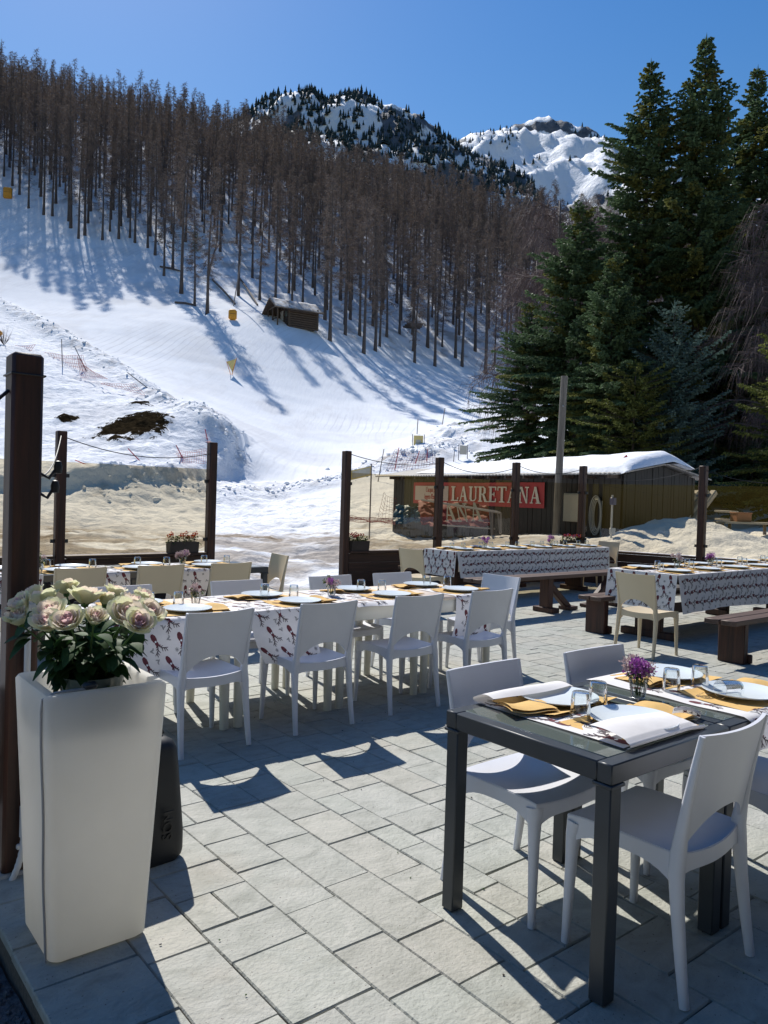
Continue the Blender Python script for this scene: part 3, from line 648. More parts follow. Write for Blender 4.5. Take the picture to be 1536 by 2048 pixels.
for i in range(4): glass_table(3.93-.725*i,7.63,['dark table at the right end of the left row, beside the sideways cream chair','second dark table from the right in the left row under the white runner','third dark table from the right in the left row, behind the leftmost cream chair','dark table at the left end of the left row beside the big wooden post'][i],'dark tables with glass tops')
# ------------------------------------------------------------------ white plastic tables
WH=.76; WV0,WV1=4.45,5.28
def white_table_parts(w=.815,d=.83):
    P=[]; mb=MB(); mb.box((0,0,WH-.011),(w,d,.022),.006); P.append(('tabletop',mb,'laminate'))
    mb=MB(); mb.box((0,-d/2+.02,WH-.075),(w-.02,.022,.105),.006); mb.box((0,d/2-.02,WH-.075),(w-.02,.022,.105),.006); mb.box((-w/2+.02,0,WH-.075),(.022,d-.07,.104),.006); mb.box((w/2-.02,0,WH-.075),(.022,d-.07,.104),.006)
    P.append(('apron',mb,'cream_white'))
    for sx in (-1,1):
        for sy in (-1,1):
            mb=MB(); mb.bar([(sx*(w/2-.048),sy*(d/2-.05),0),(sx*(w/2-.052),sy*(d/2-.055),.4),(sx*(w/2-.056),sy*(d/2-.06),WH-.03)],[(.055,.05),(.066,.06),(.075,.07)],ch=.3); P.append(('leg',mb,'cream_white'))
    return P
MT['cream_white']=M('ivory_plastic',(.66,.64,.55),.45,.05,3)
WTM=[(n,mb.mesh('white_table_'+n,[mt],45)) for n,mb,mt in white_table_parts()]
for i in range(4):
    t=thing('plastic_table',['white plastic table at the left end of the middle row, next to the planter','white plastic table second from the left in the middle row','white plastic table third from the left, its apron showing between the chairs','white plastic table at the right end of the middle row'][i],'table',W(1.997+.82*i,(WV0+WV1)/2,.001),ANG,'white plastic tables of the middle row')
    for n,me in WTM: link(n,me,t)
# ------------------------------------------------------------------ picnic tables and benches of dark wood
PH=.77
def picnic(u0,u1,v0,v1,label):
    t=thing('picnic_table',label,'table',W((u0+u1)/2,(v0+v1)/2,.001),ANG,'long wooden picnic tables'); L=u1-u0; Wd=v1-v0
    mb=MB()
    n=5
    for k in range(n): mb.box((0,-Wd/2+Wd*(k+.5)/n,PH-.03),(L,Wd/n-.008,.045),.004)
    mb.build('tabletop',['bench_wood'],t)
    for x in (-L/2+.18,L/2-.5):
        mb=MB(); mb.box((x,0,.36),(.075,.34,.70),.006); mb.box((x,0,.04),(.10,Wd*.8,.08),.006); mb.box((x,0,PH-.085),(.08,Wd*.9,.06),.006); mb.build('trestle',['dark_wood'],t)
    mb=MB(); mb.box((-.16,0,.30),(L-.75,.05,.12),.005); mb.build('stretcher',['dark_wood_h'],t)
    return t
AU0,AU1,AV0,AV1=7.98,11.75,8.12,8.80
BU0,BU1,BV0,BV1=7.95,12.0,4.58,5.46
picnic(AU0,AU1,AV0,AV1,'long picnic table with a deer print cloth in front of the banner shed')
picnic(BU0,BU1,BV0,BV1,'long picnic table with a deer print cloth running out of the right edge')
def bench(u0,u1,v,label,diag=True,supp=(.9,.9),h=.45,slab=False):
    t=thing('wooden_bench',label,'bench',W((u0+u1)/2,v,.001),ANG,'dark wooden benches of the picnic tables'); L=u1-u0
    mb=MB(); mb.box((0,-.085,h-.025),(L,.155,.05),.006); mb.box((0,.085,h-.027),(L,.155,.05),.006); mb.build('seat',['bench_wood'],t)
    for s,x in ((-1,-L/2+supp[0]),(1,L/2-supp[1])):
        mb=MB()
        if slab: mb.box((x,0,(h-.052)/2),(.085,.27,h-.054),.008); mb.box((x+s*-.06,0,.05),(.05,.33,.09),.008)
        else:
            mb.box((x,0,(h-.05)/2),(.11,.16,h-.052),.006); mb.box((x,0,.035),(.15,.36,.07),.006)
            if diag: mb.bar([(x+s*-.07,0,.36),(x+s*-.48,0,.04)],(.10,.10)); mb.box((x+s*-.5,0,.03),(.2,.2,.05),.006)
        mb.build('support',['dark_wood'],t)
bench(7.1,10.9,6.93,'dark plank bench on trestle feet in front of the long picnic table',True,(1.5,.8),.53)
bench(8.0,11.6,9.32,'dark plank bench behind the long picnic table, in the shade by the rail',False)
bench(7.28,11.6,3.73,'dark plank bench on thick slab legs at the lower right edge of the terrace',False,(.28,.9),.45,True)
bench(7.62,11.6,5.50,'dark plank bench tucked under the far side of the right picnic table',False,(.16,.9),.45,True)
# ------------------------------------------------------------------ unseen chalet added behind the camera to keep the foreground shade dark
t=thing('added_shade_chalet','unseen dark chalet block added behind the terrace to deepen its shade','building',W(4,-3.4,0),ANG)
mb=MB(); mb.box((0,-2.6,3.2),(26,5,6.4),.02); mb.build('wall',['shed_wood'],t)
mb=MB()
for k in range(7): mb.box((-10+3.3*k,-.08,1.5),(1.6,.1,1.5),.02)
mb.build('window',['table_glass'],t)
mb=MB(); mb.bar([(0,-6.5,6.2),(0,-2.6,8.4),(0,1.0,6.2)],(27,.25)); mb.build('roof',['old_wood'],t)
# ------------------------------------------------------------------ posts, rails, glass screens
RH=.65
def post(name,uv,label,w=.122,top=POST_H,rot=0,group='dark wooden posts around the terrace'):
    t=thing('wooden_post',label,'post',W(uv[0],uv[1],.001),ANG+rot,group)
    mb=MB(); mb.box((0,0,top/2),(w,w,top),.010); mb.build('shaft',['dark_wood'],t)
    mb=MB(); mb.box((0,0,.045),(w+.03,w+.03,.09),.006); mb.build('foot_bracket',['anthracite'],t)
    return t
PL={'P0':'dark wooden post outside the left edge behind the big near post','P2':'slim dark wooden post between the big near post and the earth patches','P3':'dark wooden post at the left of the open gap onto the snow',
 'P4':'dark wooden post at the right of the open gap, beside a flower box','P5':'dark wooden post in front of the left end of the red banner','P6':'dark wooden post crossing the red banner before its last letters','P7':'dark wooden post at the corner right of the grey utility pole','P8':'dark wooden post on the right with bulbs on both sides','P9':'dark wooden post at the very right edge of the photo'}
PO={k:post(k,PUV[k],PL[k]) for k in PL}
# rails: planked planter walls between the posts, glass sheets above
def between(a,b,m=.075):
    A=Vector((*PUV[a],0));B=Vector((*PUV[b],0)); d=B-A; L=d.length; c=(A+B)/2; return c,math.atan2(d.y,d.x),L-2*m
RLAB={('P0','P2'):'low dark plank wall left of the slim second post',('P2','P3'):'low dark plank wall behind the cream chairs on the left',('P4','P5'):'low dark plank wall carrying the small flower box beside the gap',('P5','P6'):'low dark plank wall behind the middle of the long picnic table',('P6','P7'):'low dark plank wall below the utility pole',('P7','P8'):'low dark plank wall on the right under the snow heap',('P8','P9'):'low dark plank wall at the right edge behind the picnic table'}
GLAB={('P0','P2'):'tinted glass screen left of the slim second post',('P2','P3'):'tinted glass screen turning the snow tan between the two left posts',('P4','P5'):'tinted glass screen in front of the red net and blue tarpaulin',('P5','P6'):'tinted glass screen in front of most of the red banner',('P6','P7'):'tinted glass screen in front of the utility pole',('P7','P8'):'tinted glass screen in front of the shed gable and snow heap',('P8','P9'):'tinted glass screen at the right edge before the dark trees'}
for k in RLAB:
    c,a,L=between(*k)
    t=thing('plank_wall',RLAB[k],'low wall',W(c.x,c.y,.001),ANG+a,'low dark plank walls between the posts')
    for n in range(4):
        mb=MB(); hh=(RH-.045)/4; mb.box((0,0,hh*(n+.5)),(L,.07,hh-.006),.005); mb.build('board',['dark_wood_h'],t)
    mb=MB(); mb.box((0,0,RH-.02),(L,.17,.038),.005); mb.build('cap_board',['dark_wood_h'],t)
    z0,z1=RH+.012,1.93 if k[0] not in('P0','P2') else 1.88
    t=thing('glass_screen',GLAB[k],'glass screen',W(c.x,c.y,.001),ANG+a,'tinted glass screens between the posts')
    mb=MB(); mb.grid(lambda p,q:((p-.5)*(L+.01),.0,z0+(z1-z0)*q),1,1); mb.build('pane',['pane'],t)
    mb=MB()
    for s in (-1,1):
        for z in (z0+.18,z1-.18): mb.box((s*(L/2-.012),0,z),(.05,.028,.05),.004)
    mb.build('clamp',['anthracite'],t)
# big near post
t=thing('wooden_post','big dark wooden post at the left edge, right behind the white planter','post',W(.81,3.31,.001),ANG,'dark wooden posts around the terrace')
mb=MB(); mb.box((0,0,1.035),(.118,.118,2.07),.012); mb.build('shaft',['dark_wood'],t)
mb=MB(); mb.tube([(.0625*math.cos(a)*1.35*(1/max(abs(math.cos(a)),abs(math.sin(a)))/1.35),.0625*math.sin(a)/max(abs(math.cos(a)),abs(math.sin(a))),1.985) for a in [2*PI*k/32 for k in range(33)]],.004,6); mb.build('cable_tie',['black'],t)
for (s,z,l) in ((-1,1.92,.10),(1,1.60,.07),(1,1.52,.06)):
    mb=MB(); mb.tube([(s*.06,-.01,z),(s*(.06+l*.5),-.02,z-.05 if s<0 else z-.02),(s*(.06+l),-.02,z-.10 if s<0 else z+.03)],.007,8); mb.lathe([(0,-.03),(.016,-.028),(.018,0),(.012,.02),(0,.024)],10,0,Matrix.Translation((s*(.06+l),-.02,z-.11 if s<0 else z+.03))); mb.build('light_hook',['black'],t)
t=thing('power_socket','grey weatherproof power socket screwed to the big near post','socket',W(.82,3.232,1.06),ANG)
mb=MB(); mb.box((0,-.022,0),(.085,.045,.125),.010); mb.build('housing',['conduit'],t)
mb=MB(); mb.box((0,-.052,.008),(.068,.016,.085),.007); mb.box((0,-.061,.02),(.05,.006,.02),.003); mb.build('lid',['conduit'],t)
t=thing('conduit_pipe','grey plastic conduit running down the big post to the gravel','pipe',W(.82,3.232,0),ANG)
mb=MB(); mb.tube([(0,-.012,1.0),(0,-.012,.20)],.0125,12); mb.build('pipe',['conduit'],t)
mb=MB(); mb.tube([(0,-.012,.28),(0,-.012,.16)],.0165,12); mb.box((0,-.010,.12),(.05,.02,.02),.004); mb.build('coupling',['conduit'],t)
mb=MB(); pts=[(-.11*(k/24)**2.2,-.012-.012*(k/24),.17-.27*(k/24)) for k in range(25)]; mb.tube(pts,[.0135 if k%2 else .0115 for k in range(25)],10); mb.build('flexible_hose',['conduit'],t)
t=thing('reed_screen','tan reed mat fastened low beside the big near post','screen',W(.525,3.335,.30),ANG)
mb=MB()
for k in range(34): mb.tube([(-.22,0,.012*k),(.214,.004*math.sin(k),.012*k)],.0058,6)
mb.build('reeds',['reed'],t); mb=MB(); mb.box((0,.03,.2),(.43,.03,.46),.004); mb.build('backing_board',['dark_wood_h'],t)
t=thing('post_footing','pale concrete footing under the big near post','footing',W(.81,3.31,-.05),ANG); mb=MB(); mb.box((-.02,0,0),(.20,.16,.12),.01); mb.build('block',['concrete'],t)
# ------------------------------------------------------------------ string lights
def string(label,A,B,sag,n,z0=.02,bulb0=.0,ends=(0,1)):
    t=thing('string_light',label,'string light',A,0,'string lights between the posts'); A=Vector(A);B=Vector(B)
    f=lambda k: (B-A)*k+Vector((0,0,-4*sag*k*(1-k)))
    mb=MB(); mb.tube([f(k/28) for k in range(29)],.0065,6); mb.build('cable',['black'],t)
    for i in range(n):
        k=(i+.5+bulb0)/n; p=f(k)
        if BULB.get('s') is None:
            b=MB(); b.lathe([(0,0),(.016,-.001),(.019,-.012),(.019,-.05),(.015,-.058),(0,-.06)],10); BULB['s']=b.mesh('bulb_socket',['black'])
            b=MB(); b.lathe([(.013,-.055),(.014,-.068),(.029,-.092),(.034,-.112),(.029,-.134),(.015,-.146),(0,-.149)],14); BULB['g']=b.mesh('bulb',['bulb_glass'],179)
        s=link('bulb',BULB['g'],t,p-Vector(A)); s.scale=(1.25,1.25,1.25); link('socket',BULB['s'],s)
BULB={}
def ptop(k,dz=-.02,du=0): p=W(PUV[k][0],PUV[k][1],POST_H+dz); return p
string('string of bulbs sagging from the gap post to the post before the banner',ptop('P4',-.03),ptop('P5',-.10),.10,3)
string('string of bulbs over the red banner between two dark posts',ptop('P5',-.05),ptop('P6',-.09),.17,4)
string('string of bulbs crossing the utility pole at the corner',ptop('P6',-.04),ptop('P7',-.05),.14,3)
string('sunlit string of bulbs in front of the shed gable',ptop('P7',-.14),ptop('P8',.0),.20,4)
string('string of bulbs against the dark trees at the right edge',ptop('P8',-.06),ptop('P9',-.05),.24,5)
string('string of unlit bulbs across the snow bank between the two left posts',ptop('P2',-.06),ptop('P3',-.16),.16,4)
string('string of bulbs from the big near post to the slim second post',W(.79,3.3,1.62),ptop('P2',-.05),.22,5,bulb0=.3)
# ------------------------------------------------------------------ planter with roses
PLU,PLV=.895,2.70; PTH=.885
t=thing('planter','tall white square tapered plastic planter holding the roses','planter',W(PLU,PLV,.002),ANG)
def rsq(h,c,n=6):
    o=[]
    for q,(sx,sy) in enumerate(((1,1),(-1,1),(-1,-1),(1,-1))):
        for k in range(n+1):
            a=PI/2*q+PI/2*k/n; o.append((sx*(h-c)+c*math.cos(a),sy*(h-c)+c*math.sin(a)))
    return o
mb=MB(); secs=[]; zs=[]
hs=lambda z:.160+.042*(z/PTH)**1.0
prof=[(0,hs(0)-.012),(.012,hs(.01)),(.3,hs(.3)),(.6,hs(.6)),(PTH-.012,hs(PTH)-.001),(PTH,hs(PTH)-.008),(PTH,hs(PTH)-.036),(PTH-.012,hs(PTH)-.045),(PTH-.16,hs(PTH)-.062)]
vs=[];k=28
for z,hh in prof: vs+=[(a,b,z) for a,b in rsq(hh,.030 if hh>.1 else .02)]
fs=[(i*k+j,i*k+(j+1)%k,(i+1)*k+(j+1)%k,(i+1)*k+j) for i in range(len(prof)-1) for j in range(k)]+[tuple(range(k))[::-1],tuple((len(prof)-1)*k+j for j in range(k))]
mb.add(vs,fs); mb.build('body',['planter_plastic'],t,smooth=50)
t=thing('power_cable','thin grey cable hanging over the planter rim and down its left corner','cable',W(PLU,PLV,.0),ANG)
mb=MB(); q=lambda z,du=0: -hs(z)
pts=[(-.06,-.15,PTH+.002),(-.11,-.16,PTH+.006),(-.165,-.165,PTH+.006),(-.203,-.163,PTH-.012)]
for k in range(22):
    z=PTH-.05-(PTH-.055)*k/21; pts.append((-hs(z)-.0045,-hs(z)+.040+.006*math.sin(k*.55),z))
mb.tube(pts,.0042,8); mb.build('lead',['cable_grey'],t); mb=MB(); mb.box((-.05,-.145,PTH+.010),(.05,.03,.026),.009); mb.build('plug',['anthracite'],t)
t=thing('flower_pot','dark grey green pot standing inside the white planter','pot',W(PLU+.005,PLV,PTH-.158),ANG); mb=MB(); mb.lathe([(0,0),(.085,0),(.09,.01),(.108,.17),(.110,.175),(.104,.175),(.098,.12),(0,.115)],32); mb.build('pot',['pot_glass'],t)
# roses
def petal(mb,ang,r0,r1,h,wa,curl,mi,rr=None,nz=6,na=7):
    j=rr.uniform(-.2,.2); jh=rr.uniform(.88,1.08); wv=rr.uniform(0,6)
    def f(a,b):
        b=math.sin(b*PI/2); s=a*2-1; ed=math.sqrt(max(0,1-((b-.42)/.62)**2)) if b>.42 else .55+.45*math.sqrt(max(0,1-((b-.42)/.45)**2))
        r=r0+(r1-r0)*math.sin(min(1,b*1.05)*PI/2)**.9+curl*max(0,b-.6)**1.4*2.4; th=ang+j+s*wa*max(ed,.12)
        z=h*jh*(b-.07*s*s)-curl*max(0,b-.7)**1.5*2.2+.0012*math.sin(s*4+wv)*b
        return (r*math.cos(th),r*math.sin(th),z)
    mb.grid(f,na,nz,mi)
def rose_mesh(seed,openn):
    rr=random.Random(seed); mb=MB()
    for k in range(3): petal(mb,k*2.1+.3,.002,.008*openn,.047,1.5,.001,2,rr)
    for k in range(4): petal(mb,k*PI/2,.004,.015*openn,.050,1.15,.003,2 if seed%2 else 1,rr)
    for k in range(5): petal(mb,k*2*PI/5+.2,.006,.023*openn,.050,.95,.007,1,rr)
    for k in range(5): petal(mb,k*2*PI/5+.7,.008,.033*openn,.050,.88,.008,0 if k%2 else 1,rr)
    for k in range(5): petal(mb,k*2*PI/5+rr.uniform(0,1),.009,.041*openn,.046,.80,.013,0,rr)
    mb.lathe([(0,-.012),(.010,-.008),(.012,.0),(.008,.006)],8,3)
    return mb.mesh('rose_bloom',['rose_cream','rose_pale','rose_pink','stem'],179)
def rleaf(mb,p,d,L,wd,droop,mi=0):
    d=Vector(d).normalized(); s=d.cross(Vector((0,0,1))).normalized() if abs(d.z)<.95 else Vector((1,0,0)); up=s.cross(d)
    vs=[];n=5
    for i in range(n+1):
        t=i/n; w_=wd*math.sin(PI*(t*.9+.07))**.8*(1-.25*t); c=Vector(p)+d*L*t+Vector((0,0,-droop*L*t*t)); vs+=[c-s*w_+up*w_*.25,c,c+s*w_+up*w_*.25]
    fs=[]
    for i in range(n):
        for q in (0,1): fs.append((i*3+q,i*3+q+1,i*3+4+q,i*3+3+q))
    mb.add(vs,fs,mi)
ROSES=[(133,1175,2.88,.9,0),(170,1194,2.82,1.12,1),(210,1196,2.86,.85,2),(49,1206,2.62,1.0,2),(93,1196,2.78,1.0,3),(106,1222,2.66,1.05,1),(142,1238,2.52,1.0,3),(188,1230,2.54,.9,2),(248,1226,2.58,1.12,1),(274,1240,2.52,.95,3),(294,1219,2.66,.9,1),(279,1192,2.84,.95,2),(97,1243,2.54,1.0,0),(260,1204,2.74,.95,0),(42,1232,2.58,.95,2),(228,1180,2.92,.8,0),(70,1186,2.86,.9,0)]
RDESC=['pale rose topmost in the bouquet','large pale pink rose at the top of the bouquet','small cream green rose right of the large top rose','cream green rose hanging over the socket at the far left','pink tinged rose at the upper left of the bouquet','mauve hearted rose left of centre in the bouquet','deep pink hearted rose at the lower centre of the bouquet','cream green half closed rose at the centre of the bouquet','large pale rose at the right of the bouquet','blush rose at the lower right of the bouquet','pinkish rose at the far right of the bouquet','ruffled cream green rose at the upper right of the bouquet','cream rose with hanging outer petals at the lower left','pale rose tucked behind the large right hand rose','lowest cream green rose at the far left edge','small pale rose at the back of the bouquet','small rose at the back left of the bouquet']
RM=[rose_mesh(s,o) for s,o in ((2,1.0),(4,1.12),(6,.78),(7,1.05))]
base=W(PLU,PLV,PTH-.02); rr=random.Random(5)
for i,(x,y,Y,s,k) in enumerate(ROSES):
    p=at(x,y,Y); t=thing('rose',RDESC[i],'rose',base,0,'roses in the white planter'); d=p-base
    out=Vector((d.x,d.y,.0)); lean=out.length/.3
    o=link('bloom',RM[k],t,d-Vector((0,0,.025))); tow=(Vector((0,0,CAMH+.3))-p).normalized()
    nrm=(Vector((out.x*2.0,out.y*2.0,.75))+tow*.30+Vector((rr.uniform(-.15,.15),rr.uniform(-.15,.15),0))).normalized()
    o.rotation_mode='QUATERNION'; o.rotation_quaternion=nrm.to_track_quat('Z','Y')@Matrix.Rotation(rr.uniform(0,6),3,'Z').to_quaternion(); o.scale=(s*1.14,)*3
    st=Vector((rr.uniform(-.03,.03),rr.uniform(-.03,.03),-.03)); e=d-Vector((0,0,.03)); mid=(st+e)/2-out*.16
    bez=lambda q:(st*(1-q)**2+mid*2*q*(1-q)+e*q*q)
    mb=MB(); mb.tube([bez(q/10) for q in range(11)],.0034,6); mb.build('stem',['stem'],t)
    mb=MB()
    for q in range(20):
        k2=rr.uniform(.10,.90); a=rr.uniform(0,2*PI); dr=Vector((math.cos(a),math.sin(a),rr.uniform(-.45,.25)))+out*1.4; rleaf(mb,bez(k2)+dr.normalized()*.02,dr,rr.uniform(.05,.08),rr.uniform(.021,.034),rr.uniform(.1,.8))
    mb.build('leaves',['leaf'],t,smooth=179)
# ------------------------------------------------------------------ speaker
t=thing('loudspeaker','black tapered portable loudspeaker standing behind the white planter','speaker',W(1.25,3.12,.001),ANG+R_(4))
mb=MB(); vs=[];prof=[(0,.82,.95),(.02,.97,.99),(.04,1,1),(.12,1,1),(.40,.88,.82),(.47,.84,.74),(.50,.76,.64),(.515,.55,.42)]; k=28
for z,a,b in prof:
    for (x,y) in rsq(.14,.045): vs.append((x*a*1.05,y*b*1.0,z*.98))
fs=[(i*k+j,i*k+(j+1)%k,(i+1)*k+(j+1)%k,(i+1)*k+j) for i in range(len(prof)-1) for j in range(k)]+[tuple(range(k))[::-1],tuple((len(prof)-1)*k+j for j in range(k))]
mb.add(vs,fs); mb.build('cabinet',['speaker_black'],t,smooth=50)
mb=MB(); mb.bar([(-.09,0,.505),(-.08,0,.535),(0,0,.55),(.08,0,.535),(.09,0,.505)],(.03,.02)); mb.build('handle',['black'],t)
def text_mesh(txt,size,depth,name,mat,parent,mtx,sp=1.0,sx=1.0):
    cu=bpy.data.curves.new('lettering','FONT'); cu.body=txt; cu.size=size; cu.extrude=depth; cu.align_x='CENTER'; cu.align_y='CENTER'; cu.space_character=sp; cu.resolution_u=3
    tmp=bpy.data.objects.new('lettering_tmp',cu); COL.objects.link(tmp); dg=bpy.context.evaluated_depsgraph_get(); me=bpy.data.meshes.new_from_object(tmp.evaluated_get(dg)); bpy.data.objects.remove(tmp); bpy.data.curves.remove(cu)
    me.materials.clear(); me.materials.append(MT[mat]); me.transform(mtx@Matrix.Diagonal((sx,1,1,1))); me.name=name; return link(name,me,parent)
text_mesh('SOM',.062,.003,'lettering','black',t,Matrix.Translation((.058,-.146,.165))@Matrix.Rotation(R_(5),4,'X')@Matrix.Rotation(R_(90),4,'X')@Matrix.Rotation(R_(90),4,'Z'))
# ------------------------------------------------------------------ trees
class TS:                                  # big triangle soups
    def __init__(s): s.V=[];s.F=[];s.m=[];s.n=0
    def tri(s,a,b,c,mi=0): s.V+=[a,b,c]; s.F.append((s.n,s.n+1,s.n+2)); s.m.append(mi); s.n+=3
    def blade(s,p,d,side,L,wd,mi=0): # a thin tapering leaf of two triangles
        m=p+d*L*.4; e=p+d*L; s.V+=[p,m+side*wd,e,m-side*wd]; s.F+=[(s.n,s.n+1,s.n+2),(s.n,s.n+2,s.n+3)]; s.m+=[mi,mi]; s.n+=4
    def mesh(s,name,mats): return fast_mesh(name,np.array([tuple(v) for v in s.V]),np.array(s.F),mats,np.array(s.m))
def rv(r): 
    z=r.uniform(-1,1);a=r.uniform(0,2*PI);q=math.sqrt(1-z*z); return Vector((q*math.cos(a),q*math.sin(a),z))
def perp(d,r):
    v=rv(r); v=v-d*v.dot(d); return v.normalized()
def larch_meshes(seed,H,cb=.34,nb=62,lo=1.0):
    r=random.Random(seed); mb=MB(); lean=[r.uniform(-.7,.7),r.uniform(-.5,.5)]
    ax=lambda f: Vector((lean[0]*f*f+.08*math.sin(f*5+seed),lean[1]*f*f,H*f))
    mb.tube([ax(q/10)-Vector((0,0,1.2 if q==0 else 0)) for q in range(11)],[.21*H/20*(1-q/10)**1.1+.022+(.09 if q==0 else 0) for q in range(11)],7)
    T=TS()
    for k in range(nb):
        f=cb*.55+(1-cb*.55)*((k+r.random())/nb)**.9; dead=f<cb
        p=ax(f); a=r.uniform(0,2*PI); L=(2.9*(1-f)**.85+.35)*r.uniform(.6,1.15)*(.55 if dead else 1)*H/20
        d=Vector((math.cos(a),math.sin(a),r.uniform(-.25,.25)-.1)).normalized(); s=perp(d,r)
        T.blade(p,d,s,L,.028,1 if dead else 0); T.blade(p,d,s.cross(d),L,.028,1 if dead else 0)
        for q in range(5 if dead else int((22+24*(1-f))*lo)):
            g=r.uniform(.15,1); b=p+d*L*g; dd=(d*.5+rv(r)*.7+Vector((0,0,-.35))).normalized()
            T.blade(b,dd,perp(dd,r),r.uniform(.35,1.0)*(1.1-.4*g)*H/20,r.uniform(.015,.030)/lo**.8)
    for q in range(10):
        p=ax(r.uniform(.9,1)); dd=(rv(r)*.6+Vector((0,0,1))).normalized(); T.blade(p,dd,perp(dd,r),r.uniform(.3,.7),.025)
    return mb.mesh('larch_trunk',['bark'],179),T.mesh('larch_crown',['larch_twig','bark'])
LARCH=[(H,)+larch_meshes(40+i,H,cb,nb) for i,(H,cb,nb) in enumerate([(21,.36,105),(19,.40,95),(22.5,.42,105),(17.5,.33,95),(20,.46,90),(16,.30,90)])]
LARCHLO=[(H,)+larch_meshes(40+i,H,cb,int(nb*.75),.42) for i,(H,cb,nb) in enumerate([(21,.30,105),(19,.34,95),(22.5,.36,105),(17.5,.30,95)])]
HERO=[(57,417),(87,430),(105,432),(137,442),(157,477),(170,470),(205,480),(237,477),(260,475),(270,485),(295,495),(310,510),(327,552),(345,537),(362,587),(408,465),(520,600),(505,555),(552,560),(577,585),(605,607),(650,642),(660,682),(727,707),(760,695),(830,726),(911,714),(970,747),(793,607),(825,612),(855,695),(885,692),(918,667),(950,697),(973,695),(25,372),(8,352),(40,366),(-20,372),(-60,380),(700,640),(745,655),(630,590),(680,600),(560,520),(480,510),(440,500)]
pts=[]
for q in HERO:
    h=hit(*q)
    if h is not None: pts.append((h.x,h.y))
nh=len(pts); r=np.random.RandomState(12); cell={}
def okspace(x,y,d):
    i,j=int(x//4),int(y//4)
    for a in (-2,-1,0,1,2):
        for b in (-2,-1,0,1,2):
            for (px,py) in cell.get((i+a,j+b),()):
                if (px-x)**2+(py-y)**2<d*d: return False
    return True
for x,y in pts: cell.setdefault((int(x//4),int(y//4)),[]).append((x,y))
cand=np.stack([r.uniform(-190,170,52000),r.uniform(95,262,52000)],1); de,sd=dist_poly(cand[:,0],cand[:,1],FOREST_EDGE)
clr=hit(455,540); cabin=hit(585,643)
for (x,y),d_,s_ in zip(cand,de,sd):
    if s_>=0 or d_<1.2 or len(pts)>=2700: continue
    if abs(x)>y*.62+8: continue
    if (x-cabin.x)**2+(y-cabin.y)**2<8**2: continue
    dc=math.hypot((x-clr.x)/9,(y-clr.y)/16)
    if dc<1: continue
    if okspace(x,y,3.1 if y<150 else (2.5 if y<190 else 2.1)): pts.append((x,y)); cell.setdefault((int(x//4),int(y//4)),[]).append((x,y))
PZ=terrain(np.array([p[0] for p in pts]),np.array([p[1] for p in pts]))[0]
order=list(range(nh))+sorted(range(nh,len(pts)),key=lambda i:math.hypot(*pts[i]))
print('larches',len(pts),flush=True)
first={}; rr=random.Random(2); stuffT=[];stuffC=[]
for n,i in enumerate(order):
    x,y=pts[i]; k=rr.randrange(len(LARCH)); H,tm,cm=LARCH[k]; s=rr.uniform(.78,1.12)*(1.0 if y<165 else (.86 if y<195 else .72)); a=rr.uniform(0,2*PI); loc=(x,y,float(PZ[i])-.15)
    if n<298:
        if k not in first:
            t=thing('larch_tree','tall bare brown larch standing in the dense hillside forest above the ski run','tree',loc,a,'bare larches of the hillside forest'); link('trunk',tm,t); link('crown',cm,t); first[k]=t
        else: t=dup(first[k],loc,a,first[k]['label'])
        t.scale=(s,s,s)
    else:
        M4=np.array(Matrix.Translation(loc)@Matrix.Rotation(a,4,'Z')@Matrix.Scale(s,4)); stuffT.append((k,M4))
bpy.context.view_layer.update()
def merged(name,items,pick,mats):
    Vs=[];Fs=[];mi=[];o=0; cache={}
    for k,M4 in items:
        if k not in cache:
            me=LARCHLO[k%len(LARCHLO)][pick]; me.calc_loop_triangles(); v=np.empty(len(me.vertices)*3,np.float32); me.vertices.foreach_get('co',v); f=np.empty(len(me.loop_triangles)*3,np.int32); me.loop_triangles.foreach_get('vertices',f)
            q=np.empty(len(me.loop_triangles),np.int32); me.loop_triangles.foreach_get('material_index',q); cache[k]=(v.reshape(-1,3),f.reshape(-1,3),q)
        v,f,q=cache[k]; Vs.append(v@M4[:3,:3].T+M4[:3,3]); Fs.append(f+o); mi.append(q); o+=len(v)
    return np.concatenate(Vs),np.concatenate(Fs),np.concatenate(mi)
if stuffT:
    v1,f1,m1=merged('t',stuffT,1,0); v2,f2,m2=merged('c',stuffT,2,0)
    V=np.concatenate([v1,v2]);F=np.concatenate([f1,f2+len(v1)]);mi=np.concatenate([m1+1,m2])
    tag(link('larch_forest',fast_mesh('larch_forest',V,F,['larch_twig','bark'],mi)),'brown larch forest covering the upper hillside as one mass','forest',kind='stuff')
